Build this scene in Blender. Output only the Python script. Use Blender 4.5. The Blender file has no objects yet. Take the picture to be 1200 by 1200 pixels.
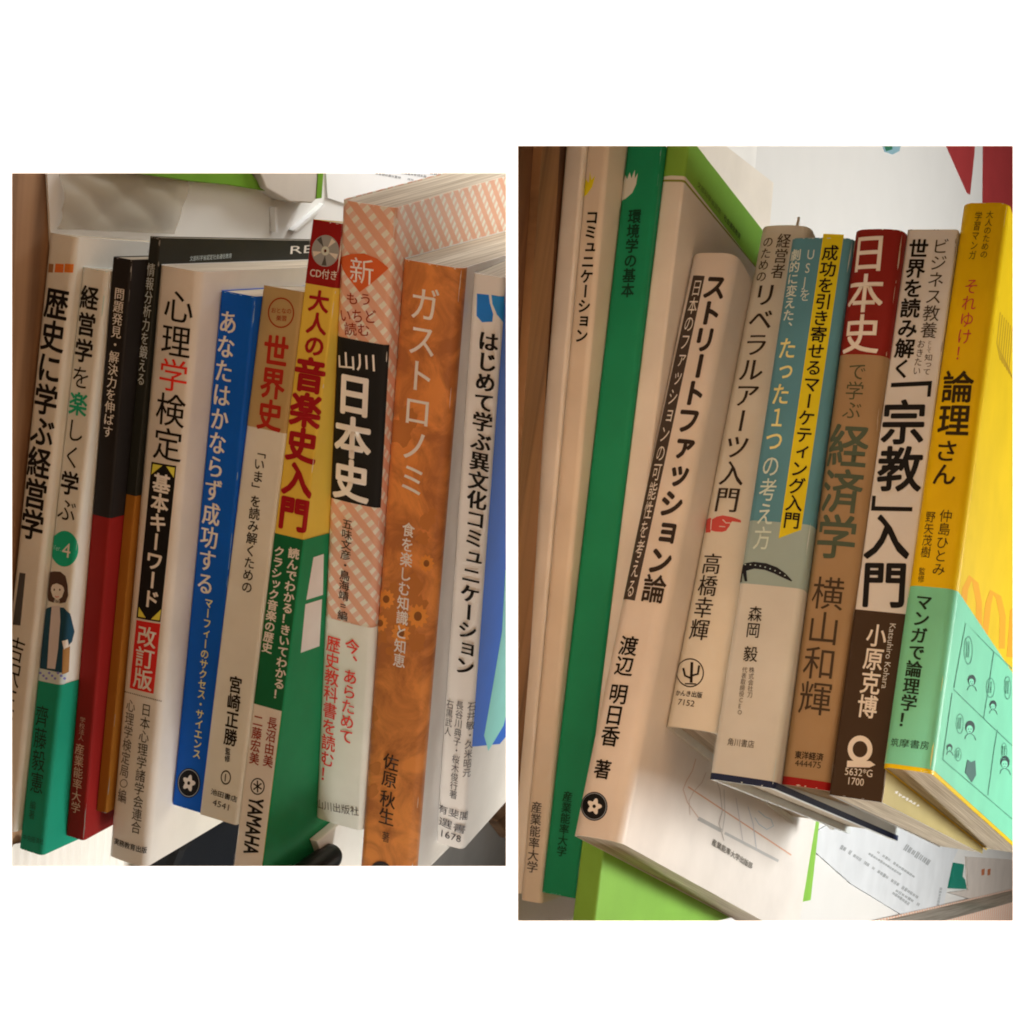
import bpy, bmesh, math, random
from mathutils import Vector, Matrix
random.seed(7)
SC = bpy.context.scene
COL = SC.collection

# ------------------------------------------------------------------ camera
F_PX = 2000.0                      # focal length for a 1200 px wide picture
NT = Vector((0.909639, 0.136170, -0.392447))      # "up" in camera axes (x right, y down, z forward): the camera is rolled on its side
ZW = NT.normalized()
FW = Vector((0, 0, 1))
YW = (FW - ZW * FW.dot(ZW)).normalized()
XW = YW.cross(ZW)
CAM_LOC = Vector((0, 0, 0.45))
def c2w(c):
    return Vector((XW.dot(c), YW.dot(c), ZW.dot(c)))
def P(c):
    return CAM_LOC + c2w(Vector(c))
cam = bpy.data.cameras.new('camera')
cam.lens = 60.0; cam.sensor_width = 36.0
cam.clip_start = 0.01; cam.clip_end = 50
cam_o = bpy.data.objects.new('camera', cam)
COL.objects.link(cam_o)
r_, u_, b_ = c2w(Vector((1, 0, 0))), c2w(Vector((0, -1, 0))), c2w(Vector((0, 0, -1)))
cam_o.matrix_world = Matrix(((r_.x, u_.x, b_.x, CAM_LOC.x), (r_.y, u_.y, b_.y, CAM_LOC.y), (r_.z, u_.z, b_.z, CAM_LOC.z), (0, 0, 0, 1)))
SC.camera = cam_o

# ------------------------------------------------------------------ world, exposure, lamps
W = bpy.data.worlds.new('World'); SC.world = W; W.use_nodes = True
W.node_tree.nodes['Background'].inputs[0].default_value = (1.0, 0.585, 0.30, 1)
W.node_tree.nodes['Background'].inputs[1].default_value = 0.92
SC.view_settings.view_transform = 'Standard'
SC.view_settings.look = 'None'
SC.view_settings.exposure = 0.0
SC.view_settings.gamma = 1.0
SC.cycles.filter_width = 1.9
KL, KR = 1.06, 0.95                # scale of the two stacks (books about 19 to 24 cm tall)
RL = Matrix(((0.37914, 0.12389, 0.91701), (-0.16812, -0.96528, 0.19991), (0.90994, -0.22996, -0.34515)))
RR = Matrix(((0.41459, 0.15627, 0.89649), (0.21258, -0.97452, 0.07156), (0.88483, 0.16091, -0.43725)))
TL = Vector((-0.16773, 0.11053, 0.62192)) * KL
TR = Vector((-0.00587, 0.1111, 0.57028)) * KR
def axes_matrix(R, T):
    m = Matrix.Identity(4)
    for j in range(3):
        a = c2w(Vector((R[0][j], R[1][j], R[2][j])))
        for i in range(3): m[i][j] = a[i]
    p = P(T)
    for i in range(3): m[i][3] = p[i]
    return m
FRAME = {'L': axes_matrix(RL, TL), 'R': axes_matrix(RR, TR)}   # x = depth, y = along the spines to the head, z = up
def area_lamp(name, frame, loc, aim, sx, sy, watt, color):
    l = bpy.data.lights.new(name, 'AREA'); l.shape = 'RECTANGLE'; l.size = sx; l.size_y = sy
    l.energy = watt; l.color = color
    o = bpy.data.objects.new(name, l); COL.objects.link(o)
    a = frame @ Vector(loc); b = frame @ Vector(aim)
    o.location = a; o.rotation_euler = (b - a).to_track_quat('-Z', 'Y').to_euler()
    return o
area_lamp('overhead_light', FRAME['R'], (0.46, 0.09, 0.64), (0.20, 0.08, 0.02), 0.16, 0.16, 5.8, (1.0, 0.985, 0.92))  # area light standing in for an overhead window, no ceiling fixture
sl = area_lamp('shelf_fill', FRAME['R'], (0.10, 0.24, -0.0125), (0.10, 0.24, -0.2), 0.14, 0.66, 0.50, (1.0, 0.94, 0.80))   # light added under the upper shelf to brighten the left covers, no real fixture
_y = (FRAME['R'].to_3x3() @ Vector((-0.11, 0.207, 0))).normalized(); _z = (FRAME['R'].to_3x3() @ Vector((0, 0, 1))).normalized(); _x = _y.cross(_z)
sl.rotation_euler = Matrix(((_x.x, _y.x, _z.x), (_x.y, _y.y, _z.y), (_x.z, _y.z, _z.z))).to_euler()
area_lamp('side_fill', FRAME['L'], (0.01, -0.27, 0.17), (0.04, 0.04, 0.07), 0.08, 0.08, 1.35, (1.0, 0.96, 0.87))  # light added at the tail side in place of a window
area_lamp('side_fill', FRAME['L'], (0.30, 0.42, 0.085), (0.17, 0.28, 0.0), 0.08, 0.08, 0.9, (1.0, 0.98, 0.92))  # another added light, brightens the sheet behind the heads
WALL_Z = 0.455
CF = Matrix.Identity(4)
for j, a in enumerate((c2w(Vector((1, 0, 0))), c2w(Vector((0, 1, 0))), c2w(Vector((0, 0, 1))))):
    for i in range(3): CF[i][j] = a[i]
for i in range(3): CF[i][3] = CAM_LOC[i]
for x, y in ((0.62, 0), (0, 0.62), (0, -0.62), (-0.62, 0)):        # added lights, no real fixtures, whitening the wall face at a low angle
    area_lamp('wall_fill', CF, (x, y, WALL_Z - 0.05), (x * 0.2, y * 0.2, WALL_Z), 0.06, 0.06, 18.0 if x >= 0 else 14.0, (1, 0.97, 0.93))

# ------------------------------------------------------------------ materials
def lin(c):
    c /= 255.0
    return c / 12.92 if c <= 0.04045 else ((c + 0.055) / 1.055) ** 2.4
REF = {'L': (165, 140, 120), 'R': (188, 157, 130), 'W': (238, 236, 228)}
MATS = {}
def paint(obs, ref='L', rough=0.42, mottling=0.06, gloss=0.12):
    """paper or printing ink: its own colour is the colour in the picture over that of white paper in the same light"""
    key = (obs, ref, rough, mottling)
    if key in MATS: return MATS[key]
    a = [min(0.86, max(0.006, 0.78 * lin(o) / lin(w))) for o, w in zip(obs, REF[ref])]
    m = bpy.data.materials.new('paper_%d_%d_%d' % obs); m.use_nodes = True
    nt = m.node_tree; bs = nt.nodes['Principled BSDF']
    bs.inputs['Roughness'].default_value = rough
    bs.inputs['Specular IOR Level'].default_value = gloss
    tc = nt.nodes.new('ShaderNodeTexCoord')
    n1 = nt.nodes.new('ShaderNodeTexNoise'); n1.inputs['Scale'].default_value = 45; n1.inputs['Detail'].default_value = 6
    nt.links.new(tc.outputs['Object'], n1.inputs['Vector'])
    mr = nt.nodes.new('ShaderNodeMapRange'); mr.inputs[1].default_value = 0.3; mr.inputs[2].default_value = 0.7
    mr.inputs[3].default_value = 1 - mottling * 1.6; mr.inputs[4].default_value = 1.0 + mottling * 0.4
    nt.links.new(n1.outputs['Fac'], mr.inputs[0])
    mx = nt.nodes.new('ShaderNodeMix'); mx.data_type = 'RGBA'; mx.blend_type = 'MULTIPLY'; mx.inputs[0].default_value = 1
    mx.inputs[6].default_value = (*a, 1)
    nt.links.new(mr.outputs[0], mx.inputs[7]); nt.links.new(mx.outputs[2], bs.inputs['Base Color'])
    n2 = nt.nodes.new('ShaderNodeTexNoise'); n2.inputs['Scale'].default_value = 900; n2.inputs['Detail'].default_value = 3
    nt.links.new(tc.outputs['Object'], n2.inputs['Vector'])
    bp = nt.nodes.new('ShaderNodeBump'); bp.inputs['Strength'].default_value = 0.12; bp.inputs['Distance'].default_value = 0.0003
    nt.links.new(n2.outputs['Fac'], bp.inputs['Height']); nt.links.new(bp.outputs[0], bs.inputs['Normal'])
    MATS[key] = m
    return m
def pages_mat(c=(0.74, 0.68, 0.58)):
    key = ('pages', c)
    if key in MATS: return MATS[key]
    m = bpy.data.materials.new('page_edges'); m.use_nodes = True
    nt = m.node_tree; bs = nt.nodes['Principled BSDF']; bs.inputs['Roughness'].default_value = 0.85
    bs.inputs['Specular IOR Level'].default_value = 0.1
    tc = nt.nodes.new('ShaderNodeTexCoord')
    mp = nt.nodes.new('ShaderNodeMapping'); mp.inputs['Scale'].default_value = (18, 18, 1500)
    nt.links.new(tc.outputs['Object'], mp.inputs['Vector'])
    n1 = nt.nodes.new('ShaderNodeTexNoise'); n1.inputs['Scale'].default_value = 1; n1.inputs['Detail'].default_value = 4
    nt.links.new(mp.outputs[0], n1.inputs['Vector'])
    cr = nt.nodes.new('ShaderNodeValToRGB')
    cr.color_ramp.elements[0].position = 0.3; cr.color_ramp.elements[1].position = 0.7
    cr.color_ramp.elements[0].color = (c[0] * .50, c[1] * .46, c[2] * .42, 1); cr.color_ramp.elements[1].color = (*c, 1)
    nt.links.new(n1.outputs['Fac'], cr.inputs[0]); nt.links.new(cr.outputs[0], bs.inputs['Base Color'])
    bp = nt.nodes.new('ShaderNodeBump'); bp.inputs['Strength'].default_value = 0.5; bp.inputs['Distance'].default_value = 0.0004
    nt.links.new(n1.outputs['Fac'], bp.inputs['Height']); nt.links.new(bp.outputs[0], bs.inputs['Normal'])
    MATS[key] = m
    return m
def plaid_mat():
    """diagonal check print, drawn in the flat sheet of the cover (UV in metres)"""
    m = bpy.data.materials.new('check_print'); m.use_nodes = True
    nt = m.node_tree; bs = nt.nodes['Principled BSDF']; bs.inputs['Roughness'].default_value = 0.38
    uv = nt.nodes.new('ShaderNodeUVMap'); sp = nt.nodes.new('ShaderNodeSeparateXYZ'); nt.links.new(uv.outputs[0], sp.inputs[0])
    def math_(op, a, b):
        n = nt.nodes.new('ShaderNodeMath'); n.operation = op
        for i, x in enumerate((a, b)):
            if x is None: continue
            if isinstance(x, (int, float)): n.inputs[i].default_value = x
            else: nt.links.new(x, n.inputs[i])
        return n.outputs[0]
    per = 0.0080
    p = math_('FRACT', math_('DIVIDE', math_('ADD', math_('ADD', sp.outputs[0], sp.outputs[1]), 10.0), per), None)
    c = math_('FRACT', math_('DIVIDE', math_('ADD', math_('SUBTRACT', sp.outputs[0], sp.outputs[1]), 10.0), per * 0.62), None)
    band = math_('GREATER_THAN', p, 0.5); chk = math_('GREATER_THAN', c, 0.5)
    def lc(o): return (*[min(.85, .78 * lin(x) / lin(w)) for x, w in zip(o, REF['L'])], 1)
    m1 = nt.nodes.new('ShaderNodeMix'); m1.data_type = 'RGBA'; m1.inputs[6].default_value = lc((165, 120, 95)); m1.inputs[7].default_value = lc((168, 143, 118))
    nt.links.new(chk, m1.inputs[0])
    m2 = nt.nodes.new('ShaderNodeMix'); m2.data_type = 'RGBA'; m2.inputs[6].default_value = lc((163, 106, 77))
    nt.links.new(band, m2.inputs[0]); nt.links.new(m1.outputs[2], m2.inputs[7]); nt.links.new(m2.outputs[2], bs.inputs['Base Color'])
    return m
def mottled_mat(c0, c1):
    m = bpy.data.materials.new('photo_print'); m.use_nodes = True
    nt = m.node_tree; bs = nt.nodes['Principled BSDF']; bs.inputs['Roughness'].default_value = 0.36; bs.inputs['Specular IOR Level'].default_value = 0.3
    uv = nt.nodes.new('ShaderNodeUVMap')
    n1 = nt.nodes.new('ShaderNodeTexNoise'); n1.inputs['Scale'].default_value = 60; n1.inputs['Detail'].default_value = 9; n1.inputs['Roughness'].default_value = 0.62; n1.inputs['Distortion'].default_value = 0.8
    nt.links.new(uv.outputs[0], n1.inputs['Vector'])
    cr = nt.nodes.new('ShaderNodeValToRGB'); cr.color_ramp.elements[0].position = 0.40; cr.color_ramp.elements[1].position = 0.62
    for e_, c in zip(cr.color_ramp.elements, (c0, c1)): e_.color = (*[min(.85, .78 * lin(x) / lin(w)) for x, w in zip(c, REF['L'])], 1)
    nt.links.new(n1.outputs['Fac'], cr.inputs[0]); nt.links.new(cr.outputs[0], bs.inputs['Base Color'])
    return m
def wood_mat(name, frame_scale, c0, c1, rough=0.5):
    m = bpy.data.materials.new(name); m.use_nodes = True
    nt = m.node_tree; bs = nt.nodes['Principled BSDF']; bs.inputs['Roughness'].default_value = rough
    tc = nt.nodes.new('ShaderNodeTexCoord'); mp = nt.nodes.new('ShaderNodeMapping'); mp.inputs['Scale'].default_value = frame_scale
    nt.links.new(tc.outputs['Object'], mp.inputs['Vector'])
    n1 = nt.nodes.new('ShaderNodeTexNoise'); n1.inputs['Scale'].default_value = 1; n1.inputs['Detail'].default_value = 8; n1.inputs['Distortion'].default_value = 0.6
    nt.links.new(mp.outputs[0], n1.inputs['Vector'])
    cr = nt.nodes.new('ShaderNodeValToRGB'); cr.color_ramp.elements[0].position = 0.33; cr.color_ramp.elements[1].position = 0.66
    cr.color_ramp.elements[0].color = (*c0, 1); cr.color_ramp.elements[1].color = (*c1, 1)
    nt.links.new(n1.outputs['Fac'], cr.inputs[0]); nt.links.new(cr.outputs[0], bs.inputs['Base Color'])
    bp = nt.nodes.new('ShaderNodeBump'); bp.inputs['Strength'].default_value = 0.3; bp.inputs['Distance'].default_value = 0.0006
    nt.links.new(n1.outputs['Fac'], bp.inputs['Height']); nt.links.new(bp.outputs[0], bs.inputs['Normal'])
    return m

# ------------------------------------------------------------------ helpers
def mesh_obj(name, verts, faces, mat, parent=None, smooth=False, uvs=None, mw=None):
    me = bpy.data.meshes.new(name); me.from_pydata([tuple(v) for v in verts], [], faces)
    if uvs:
        l = me.uv_layers.new(name='UVMap')
        for lp in me.loops: l.data[lp.index].uv = uvs[lp.vertex_index]
    if smooth:
        for p in me.polygons: p.use_smooth = True
    me.materials.append(mat); me.update()
    o = bpy.data.objects.new(name, me); COL.objects.link(o)
    if parent is not None: o.parent = parent
    if mw is not None: o.matrix_world = mw
    return o
def tag(o, label=None, cat=None, group=None, kind=None):
    if label: o['label'] = label
    if cat: o['category'] = cat
    if group: o['group'] = group
    if kind: o['kind'] = kind
    return o
def box(bm, lo, hi):
    vs = [bm.verts.new((x, y, z)) for x in (lo[0], hi[0]) for y in (lo[1], hi[1]) for z in (lo[2], hi[2])]
    for f in ((0, 1, 3, 2), (4, 6, 7, 5), (0, 4, 5, 1), (2, 3, 7, 6), (0, 2, 6, 4), (1, 5, 7, 3)):
        bm.faces.new([vs[i] for i in f])
def bm_obj(name, bm, mat, parent=None, mw=None, smooth=False, bevel=0):
    bmesh.ops.recalc_face_normals(bm, faces=bm.faces[:])
    if bevel: bmesh.ops.bevel(bm, geom=bm.edges[:], offset=bevel, segments=2, affect='EDGES', profile=0.5)
    me = bpy.data.meshes.new(name); bm.to_mesh(me); bm.free()
    if smooth:
        for p in me.polygons: p.use_smooth = True
    me.materials.append(mat)
    o = bpy.data.objects.new(name, me); COL.objects.link(o)
    if parent is not None: o.parent = parent
    if mw is not None: o.matrix_world = mw
    return o
def ray(px, py, frame):
    d = c2w(Vector(((px - 600) / F_PX, (py - 600) / F_PX, 1.0)))
    inv = frame.inverted()
    o = inv @ CAM_LOC; e = inv @ (CAM_LOC + d)
    return o, (e - o)
def on_level(px, py, frame, z):
    o, d = ray(px, py, frame); t = (z - o.z) / d.z
    return o + d * t
def to_px(p):
    v = p - CAM_LOC
    x, y, z = (v.dot(c2w(Vector(a))) for a in ((1, 0, 0), (0, 1, 0), (0, 0, 1)))
    return 600 + F_PX * x / z, 600 + F_PX * y / z

# glyphs: outlines of Blender's own built-in typeface, made into flat shapes
_fc = bpy.data.curves.new('glyph_maker', 'FONT'); _fc.resolution_u = 3
_fo = bpy.data.objects.new('glyph_maker', _fc); COL.objects.link(_fo)
GL = {}
def glyph(s):
    if s not in GL:
        _fc.body = s
        bpy.context.view_layer.update()
        me = bpy.data.meshes.new_from_object(_fo.evaluated_get(bpy.context.evaluated_depsgraph_get()))
        GL[s] = ([(v.co.x, v.co.y) for v in me.vertices], [tuple(p.vertices) for p in me.polygons])
        bpy.data.meshes.remove(me)
    return GL[s]
def strokes(bold, serif):
    """shifted copies that thicken a letter: all round for bold, sideways for brush-like type"""
    if bold > 0.003: o = [(math.cos(k * math.pi / 4) * bold, math.sin(k * math.pi / 4) * bold) for k in range(8)] if bold > 0.014 else [(bold, bold), (-bold, bold), (bold, -bold), (-bold, -bold)]
    else: o = [(0, 0)]
    if serif: o = [(x + d, y) for x, y in o for d in ((-serif / 2, serif / 2) if serif < 0.035 else (-serif / 2, 0, serif / 2))]
    return o
SMALL = set('ァィゥェォッャュョぁぃぅぇぉっゃゅょ')

class Book:
    def __init__(s, S, k, z0, w=0.13, r=0.0012, bulge=0.0, thick=0.00035, inset=0.0003, base=(200, 180, 160), label='', group='', ref=None,
                 pages=(0.74, 0.68, 0.58), gloss=0.42, cover_mat=None, dims=None, foot=0.0):
        t, h, a, so, do = dims
        K = KL if S == 'L' else KR
        s.t, s.h, s.w = t * K, h * K, w * K
        s.S, s.ref = S, ref or S
        s.r = min(r, s.t * 0.45); s.b = bulge
        m = FRAME[S] @ Matrix.Translation((do * K, so * K, z0)) @ Matrix.Rotation(-a, 4, 'Z')
        s.m = m
        s.root = bpy.data.objects.new('book', None); COL.objects.link(s.root)
        s.root.matrix_world = m; s.root.empty_display_size = 0.01
        tag(s.root, label, 'book', group)
        # the cover: one bent sheet round the pages
        th = thick
        vs = s.path()
        n = len(vs)
        V, UV = [], []
        for u in (0.0, s.h):
            for off in (0.0, -th):
                for v in vs:
                    V.append(s.map(u, v, off)); UV.append((u, v))
        A, B, C, D = 0, n, 2 * n, 3 * n
        Fs = []
        for i in range(n - 1):
            Fs += [(A + i, A + i + 1, C + i + 1, C + i), (B + i + 1, B + i, D + i, D + i + 1), (A + i + 1, A + i, B + i, B + i + 1), (C + i, C + i + 1, D + i + 1, D + i)]
        Fs += [(A, C, D, B), (A + n - 1, B + n - 1, D + n - 1, C + n - 1)]
        s.cover = mesh_obj('cover', V, Fs, cover_mat or paint(base, s.ref, gloss), s.root, uvs=UV)
        for p in s.cover.data.polygons: p.use_smooth = True
        s.cover.data.set_sharp_from_angle(angle=math.radians(35))
        # the pages
        inner = [s.map(0, v, -th - 0.00012) for v in vs if -s.w * 0.9 < v < s.t + s.w * 0.9]
        cut = s.w - 0.0012 - inset
        pl = [(cut, inner[0].z)] + [(p.x, p.z) for p in inner] + [(cut, inner[-1].z)]
        pl.insert(len(pl), (cut - 0.0012, s.t / 2))          # slightly hollow fore-edge
        V = [(x, inset, z) for x, z in pl] + [(x, s.h - inset, z) for x, z in pl]
        q = len(pl)
        Fs = [tuple(range(q - 1, -1, -1)), tuple(range(q, 2 * q))] + [(i, (i + 1) % q, q + (i + 1) % q, q + i) for i in range(q)]
        mesh_obj('page_block', V, Fs, pages_mat(pages), s.root)
    def path(s):
        t, w, r = s.t, s.w, s.r
        vs = [-w, -w * 0.5]
        k = 8
        vs += [-r + 2 * r * i / k for i in range(k + 1)]
        q = 14
        vs += [r + (t - 2 * r) * i / q for i in range(1, q)]
        vs += [t - r + 2 * r * i / k for i in range(k + 1)]
        vs += [t + w * 0.5, t + w]
        return vs
    def flat(s, v):
        t, r = s.t, s.r
        if v <= -r: d, n, nd, nn = -v, 0, 0, -1
        elif v < r:
            ph = (v + r) / (2 * r) * math.pi / 2
            d, n, nd, nn = r - r * math.sin(ph), r - r * math.cos(ph), -math.sin(ph), -math.cos(ph)
        elif v <= t - r: d, n, nd, nn = 0, v, -1, 0
        elif v < t + r:
            ph = (v - t + r) / (2 * r) * math.pi / 2
            d, n, nd, nn = r - r * math.cos(ph), t - r + r * math.sin(ph), -math.cos(ph), math.sin(ph)
        else: d, n, nd, nn = v - t, t, 0, 1
        if s.b and 0 < n < t and d < r * 1.01:
            x = (n - t / 2) / (t / 2)
            d -= s.b * (1 - x * x)
            g = 4 * s.b * x / t
            l = math.hypot(1, g); nd, nn = (nd - 0 * g) / 1, nn + g * abs(nd)
            l = math.hypot(nd, nn); nd, nn = nd / l, nn / l
        return d, n, nd, nn
    def map(s, u, v, off):
        d, n, nd, nn = s.flat(v)
        return Vector((d + nd * off, u, n + nn * off))
    def uv(s, px, py, face='s'):
        """where the line of sight through a picture point meets the bent cover, in sheet coordinates"""
        o, d = ray(px, py, s.m)
        if face == 's':
            best = None
            vs = s.path()[1:]
            for v0, v1 in zip(vs, vs[1:]):
                a, b = s.flat(v0), s.flat(v1)
                ex, ez = b[0] - a[0], b[1] - a[1]
                D = d.x * -ez + d.z * ex
                if abs(D) < 1e-12: continue
                rx, rz = a[0] - o.x, a[1] - o.z
                k = (-rx * ez + rz * ex) / D; f = (d.x * rz - d.z * rx) / D
                if -1e-6 <= f <= 1 + 1e-6 and (best is None or k < best[0]): best = (k, v0 + (v1 - v0) * f)
            if best: return Vector(((o + d * best[0]).y, max(best[1], -0.6 * s.r)))
            p = o + d * (-o.x / d.x)
            return Vector((p.y, -0.6 * s.r if p.z < s.t / 2 else s.t))
        k = (s.t - o.z) / d.z; p = o + d * k
        return Vector((p.y, s.t + p.x))
    def ppm(s, u, v, du, dv):
        e = 0.001
        a = to_px(s.m @ s.map(u, v, 0)); b = to_px(s.m @ s.map(u + du * e, v + dv * e, 0))
        return math.hypot(a[0] - b[0], a[1] - b[1]) / e
    def shape(s, name, V2, F2, mat, off, label=None):
        """a flat shape in sheet coordinates (u, v), laid on the bent cover"""
        bm = bmesh.new()
        vs = [bm.verts.new((v[0], v[1], v[2] if len(v) > 2 else 0)) for v in V2]
        for f in F2:
            try: bm.faces.new([vs[i] for i in f])
            except ValueError: pass
        lo = min(v[1] for v in V2); hi = max(v[1] for v in V2)
        for c in s.path():
            if lo < c < hi and -s.r * 1.01 <= c <= s.t + s.r * 1.01:
                bmesh.ops.bisect_plane(bm, geom=bm.verts[:] + bm.edges[:] + bm.faces[:], plane_co=(0, c, 0), plane_no=(0, 1, 0), dist=1e-8)
        uv = bm.loops.layers.uv.new('UVMap')
        for f in bm.faces:
            for l in f.loops: l[uv].uv = (l.vert.co.x, l.vert.co.y)
        for v in bm.verts:
            n = s.map(v.co.x, v.co.y, off + v.co.z); v.co = n
        # faces look outwards
        for f in bm.faces:
            f.normal_update()
            c = f.calc_center_median()
            out = Vector((-1, 0, 0)) if c.x < s.r * 0.6 and c.z < s.t * 0.999 else Vector((0, 0, 1))
            if f.normal.dot(out) < 0: f.normal_flip()
            f.smooth = True
        me = bpy.data.meshes.new(name); bm.to_mesh(me); bm.free()
        me.materials.append(mat)
        o = bpy.data.objects.new(name, me); COL.objects.link(o); o.parent = s.cover
        return o
    def poly(s, name, pts, col, lay=1, face='s', px=True, mat=None):
        q = [s.uv(x, y, face) for x, y in pts] if px else [Vector(p) for p in pts]
        return s.shape(name, q, [tuple(range(len(q)))], mat or paint(col, s.ref), 0.00005 * lay)
    def band(s, name, top, bot, col, lay=1, v0=None, v1=None, mat=None, face='s'):
        """a colour field across the spine, between two picture heights; runs on over both boards"""
        u1 = s.h - 0.00002 if top is None else s.uv(*top, face)[0]
        u0 = 0.00002 if bot is None else s.uv(*bot, face)[0]
        v0 = -0.02 if v0 is None else v0
        v1 = s.t + s.w - 0.0003 if v1 is None else v1
        return s.poly(name, [(u0, v0), (u0, v1), (u1, v1), (u1, v0)], col, lay, px=False, mat=mat)
    def ellipse(s, name, c, rx, ry, col, lay=2, face='s', inner=0.0, seg=28, lobes=0, amp=0):
        pts = []; q = s.uv(*c, face)
        V, Fs = [], []
        for i in range(seg):
            a = 2 * math.pi * i / seg; k = 1 + amp * math.cos(lobes * a)
            p = s.uv(c[0] + rx * k * math.cos(a), c[1] + ry * k * math.sin(a), face); V.append(p)
        if inner:
            V += [q + (p - q) * inner for p in V]
            Fs = [(i, (i + 1) % seg, seg + (i + 1) % seg, seg + i) for i in range(seg)]
        else: Fs = [tuple(range(seg))]
        return s.shape(name, V, Fs, paint(col, s.ref), 0.00005 * lay)
    def stroke(s, name, pts, wpx, col, lay=3, face='s'):
        V, Fs = [], []
        for i, p in enumerate(pts):
            a = pts[max(0, i - 1)]; b = pts[min(len(pts) - 1, i + 1)]
            dx, dy = b[0] - a[0], b[1] - a[1]; l = math.hypot(dx, dy) or 1
            ww = wpx[i] if isinstance(wpx, (list, tuple)) else wpx
            for sg in (-.5, .5): V.append(s.uv(p[0] - dy / l * ww * sg, p[1] + dx / l * ww * sg, face))
        for i in range(len(pts) - 1): Fs.append((2 * i, 2 * i + 1, 2 * i + 3, 2 * i + 2))
        return s.shape(name, V, Fs, paint(col, s.ref), 0.00005 * lay)
    def text(s, txt, p0, p1, wpx, col, bold=0.0, mode='v', face='s', lay=4, name='title_lettering', serif=0.0, fill=0.94, label=None):
        a, b = s.uv(*p0, face), s.uv(*p1, face)
        al = b - a; L = al.length; al = al / L
        pe = Vector((-al[1], al[0]))
        V, Fs = [], []
        mid = (a + b) / 2
        if mode == 'v':
            if pe[1] < 0: pe = -pe
            wm = wpx / s.ppm(mid[0], mid[1], pe[0], pe[1]); cell = L / len(txt)
            for i, ch in enumerate(txt):
                if ch in ' 　': continue
                gv, gf = glyph(ch)
                c = a + al * (cell * (i + 0.5))
                for rep, (ox, oy) in enumerate(strokes(bold, serif)):
                    base = len(V)
                    for x, y in gv:
                        x, y = x - 0.5, y - 0.38
                        if ord(ch) < 128 and ch not in '!': x += 0.2
                        if ch in 'ー―…～': x, y = y, -x
                        if ch in SMALL: x, y = x + 0.08, y + 0.1
                        if ch in '、。': x, y = x + 0.55, y + 0.55
                        x, y = x + ox, y + oy
                        q = c + pe * (x * wm / 0.93) - al * (y * cell * fill / 0.93)
                        V.append((q[0], q[1], 0.0000025 * rep))
                    Fs += [tuple(base + k for k in f) for f in gf]
        else:
            gv, gf = glyph(txt)
            x0, x1 = min(v[0] for v in gv), max(v[0] for v in gv); y0, y1 = min(v[1] for v in gv), max(v[1] for v in gv)
            if mode == 'h':
                if pe[0] < 0: pe = -pe
            elif pe[1] < 0: pe = -pe
            wm = wpx / s.ppm(mid[0], mid[1], pe[0], pe[1])
            for rep, (ox, oy) in enumerate(strokes(bold, serif)):
                base = len(V)
                for x, y in gv:
                    q = a + al * (L * (x + ox - x0) / (x1 - x0)) + pe * (wm * ((y + oy - y0) / (y1 - y0) - 0.5))
                    V.append((q[0], q[1], 0.0000025 * rep))
                Fs += [tuple(base + k for k in f) for f in gf]
        return s.shape(name, V, Fs, paint(col, s.ref), 0.00005 * lay)

BLACK = (18, 14, 12)
def wear(b, n, col, seed):
    """rubbed spots along the spine folds and the head and tail edges"""
    rnd = random.Random(seed); V, Fs = [], []
    for i in range(n):
        if rnd.random() < 0.7:
            v = rnd.choice((-0.1 * b.r, b.t)) + rnd.uniform(-0.0002, 0.0002)
            u = rnd.choice((rnd.uniform(0, b.h), rnd.uniform(0, 0.012), b.h - rnd.uniform(0, 0.012))); du, dv = rnd.uniform(0.0006, 0.006), rnd.uniform(0.00008, 0.00026)
        else:
            u = rnd.choice((0.0003, b.h - 0.0003)); v = rnd.uniform(0, b.t); du, dv = rnd.uniform(0.0001, 0.00028), rnd.uniform(0.0003, 0.0009)
        u = min(max(u, du), b.h - du)
        k = len(V); m = 7
        V += [(u + du * math.cos(6.283 * j / m) * rnd.uniform(.5, 1), v + dv * math.sin(6.283 * j / m) * rnd.uniform(.4, 1)) for j in range(m)]
        Fs.append(tuple(range(k, k + m)))
    o = b.shape('rubbed_edge', V, Fs, paint(col, b.ref, 0.7), 0.00005 * 7)
    o['kind'] = 'stuff'
ALL = {}
#--BOOKS--

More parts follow.
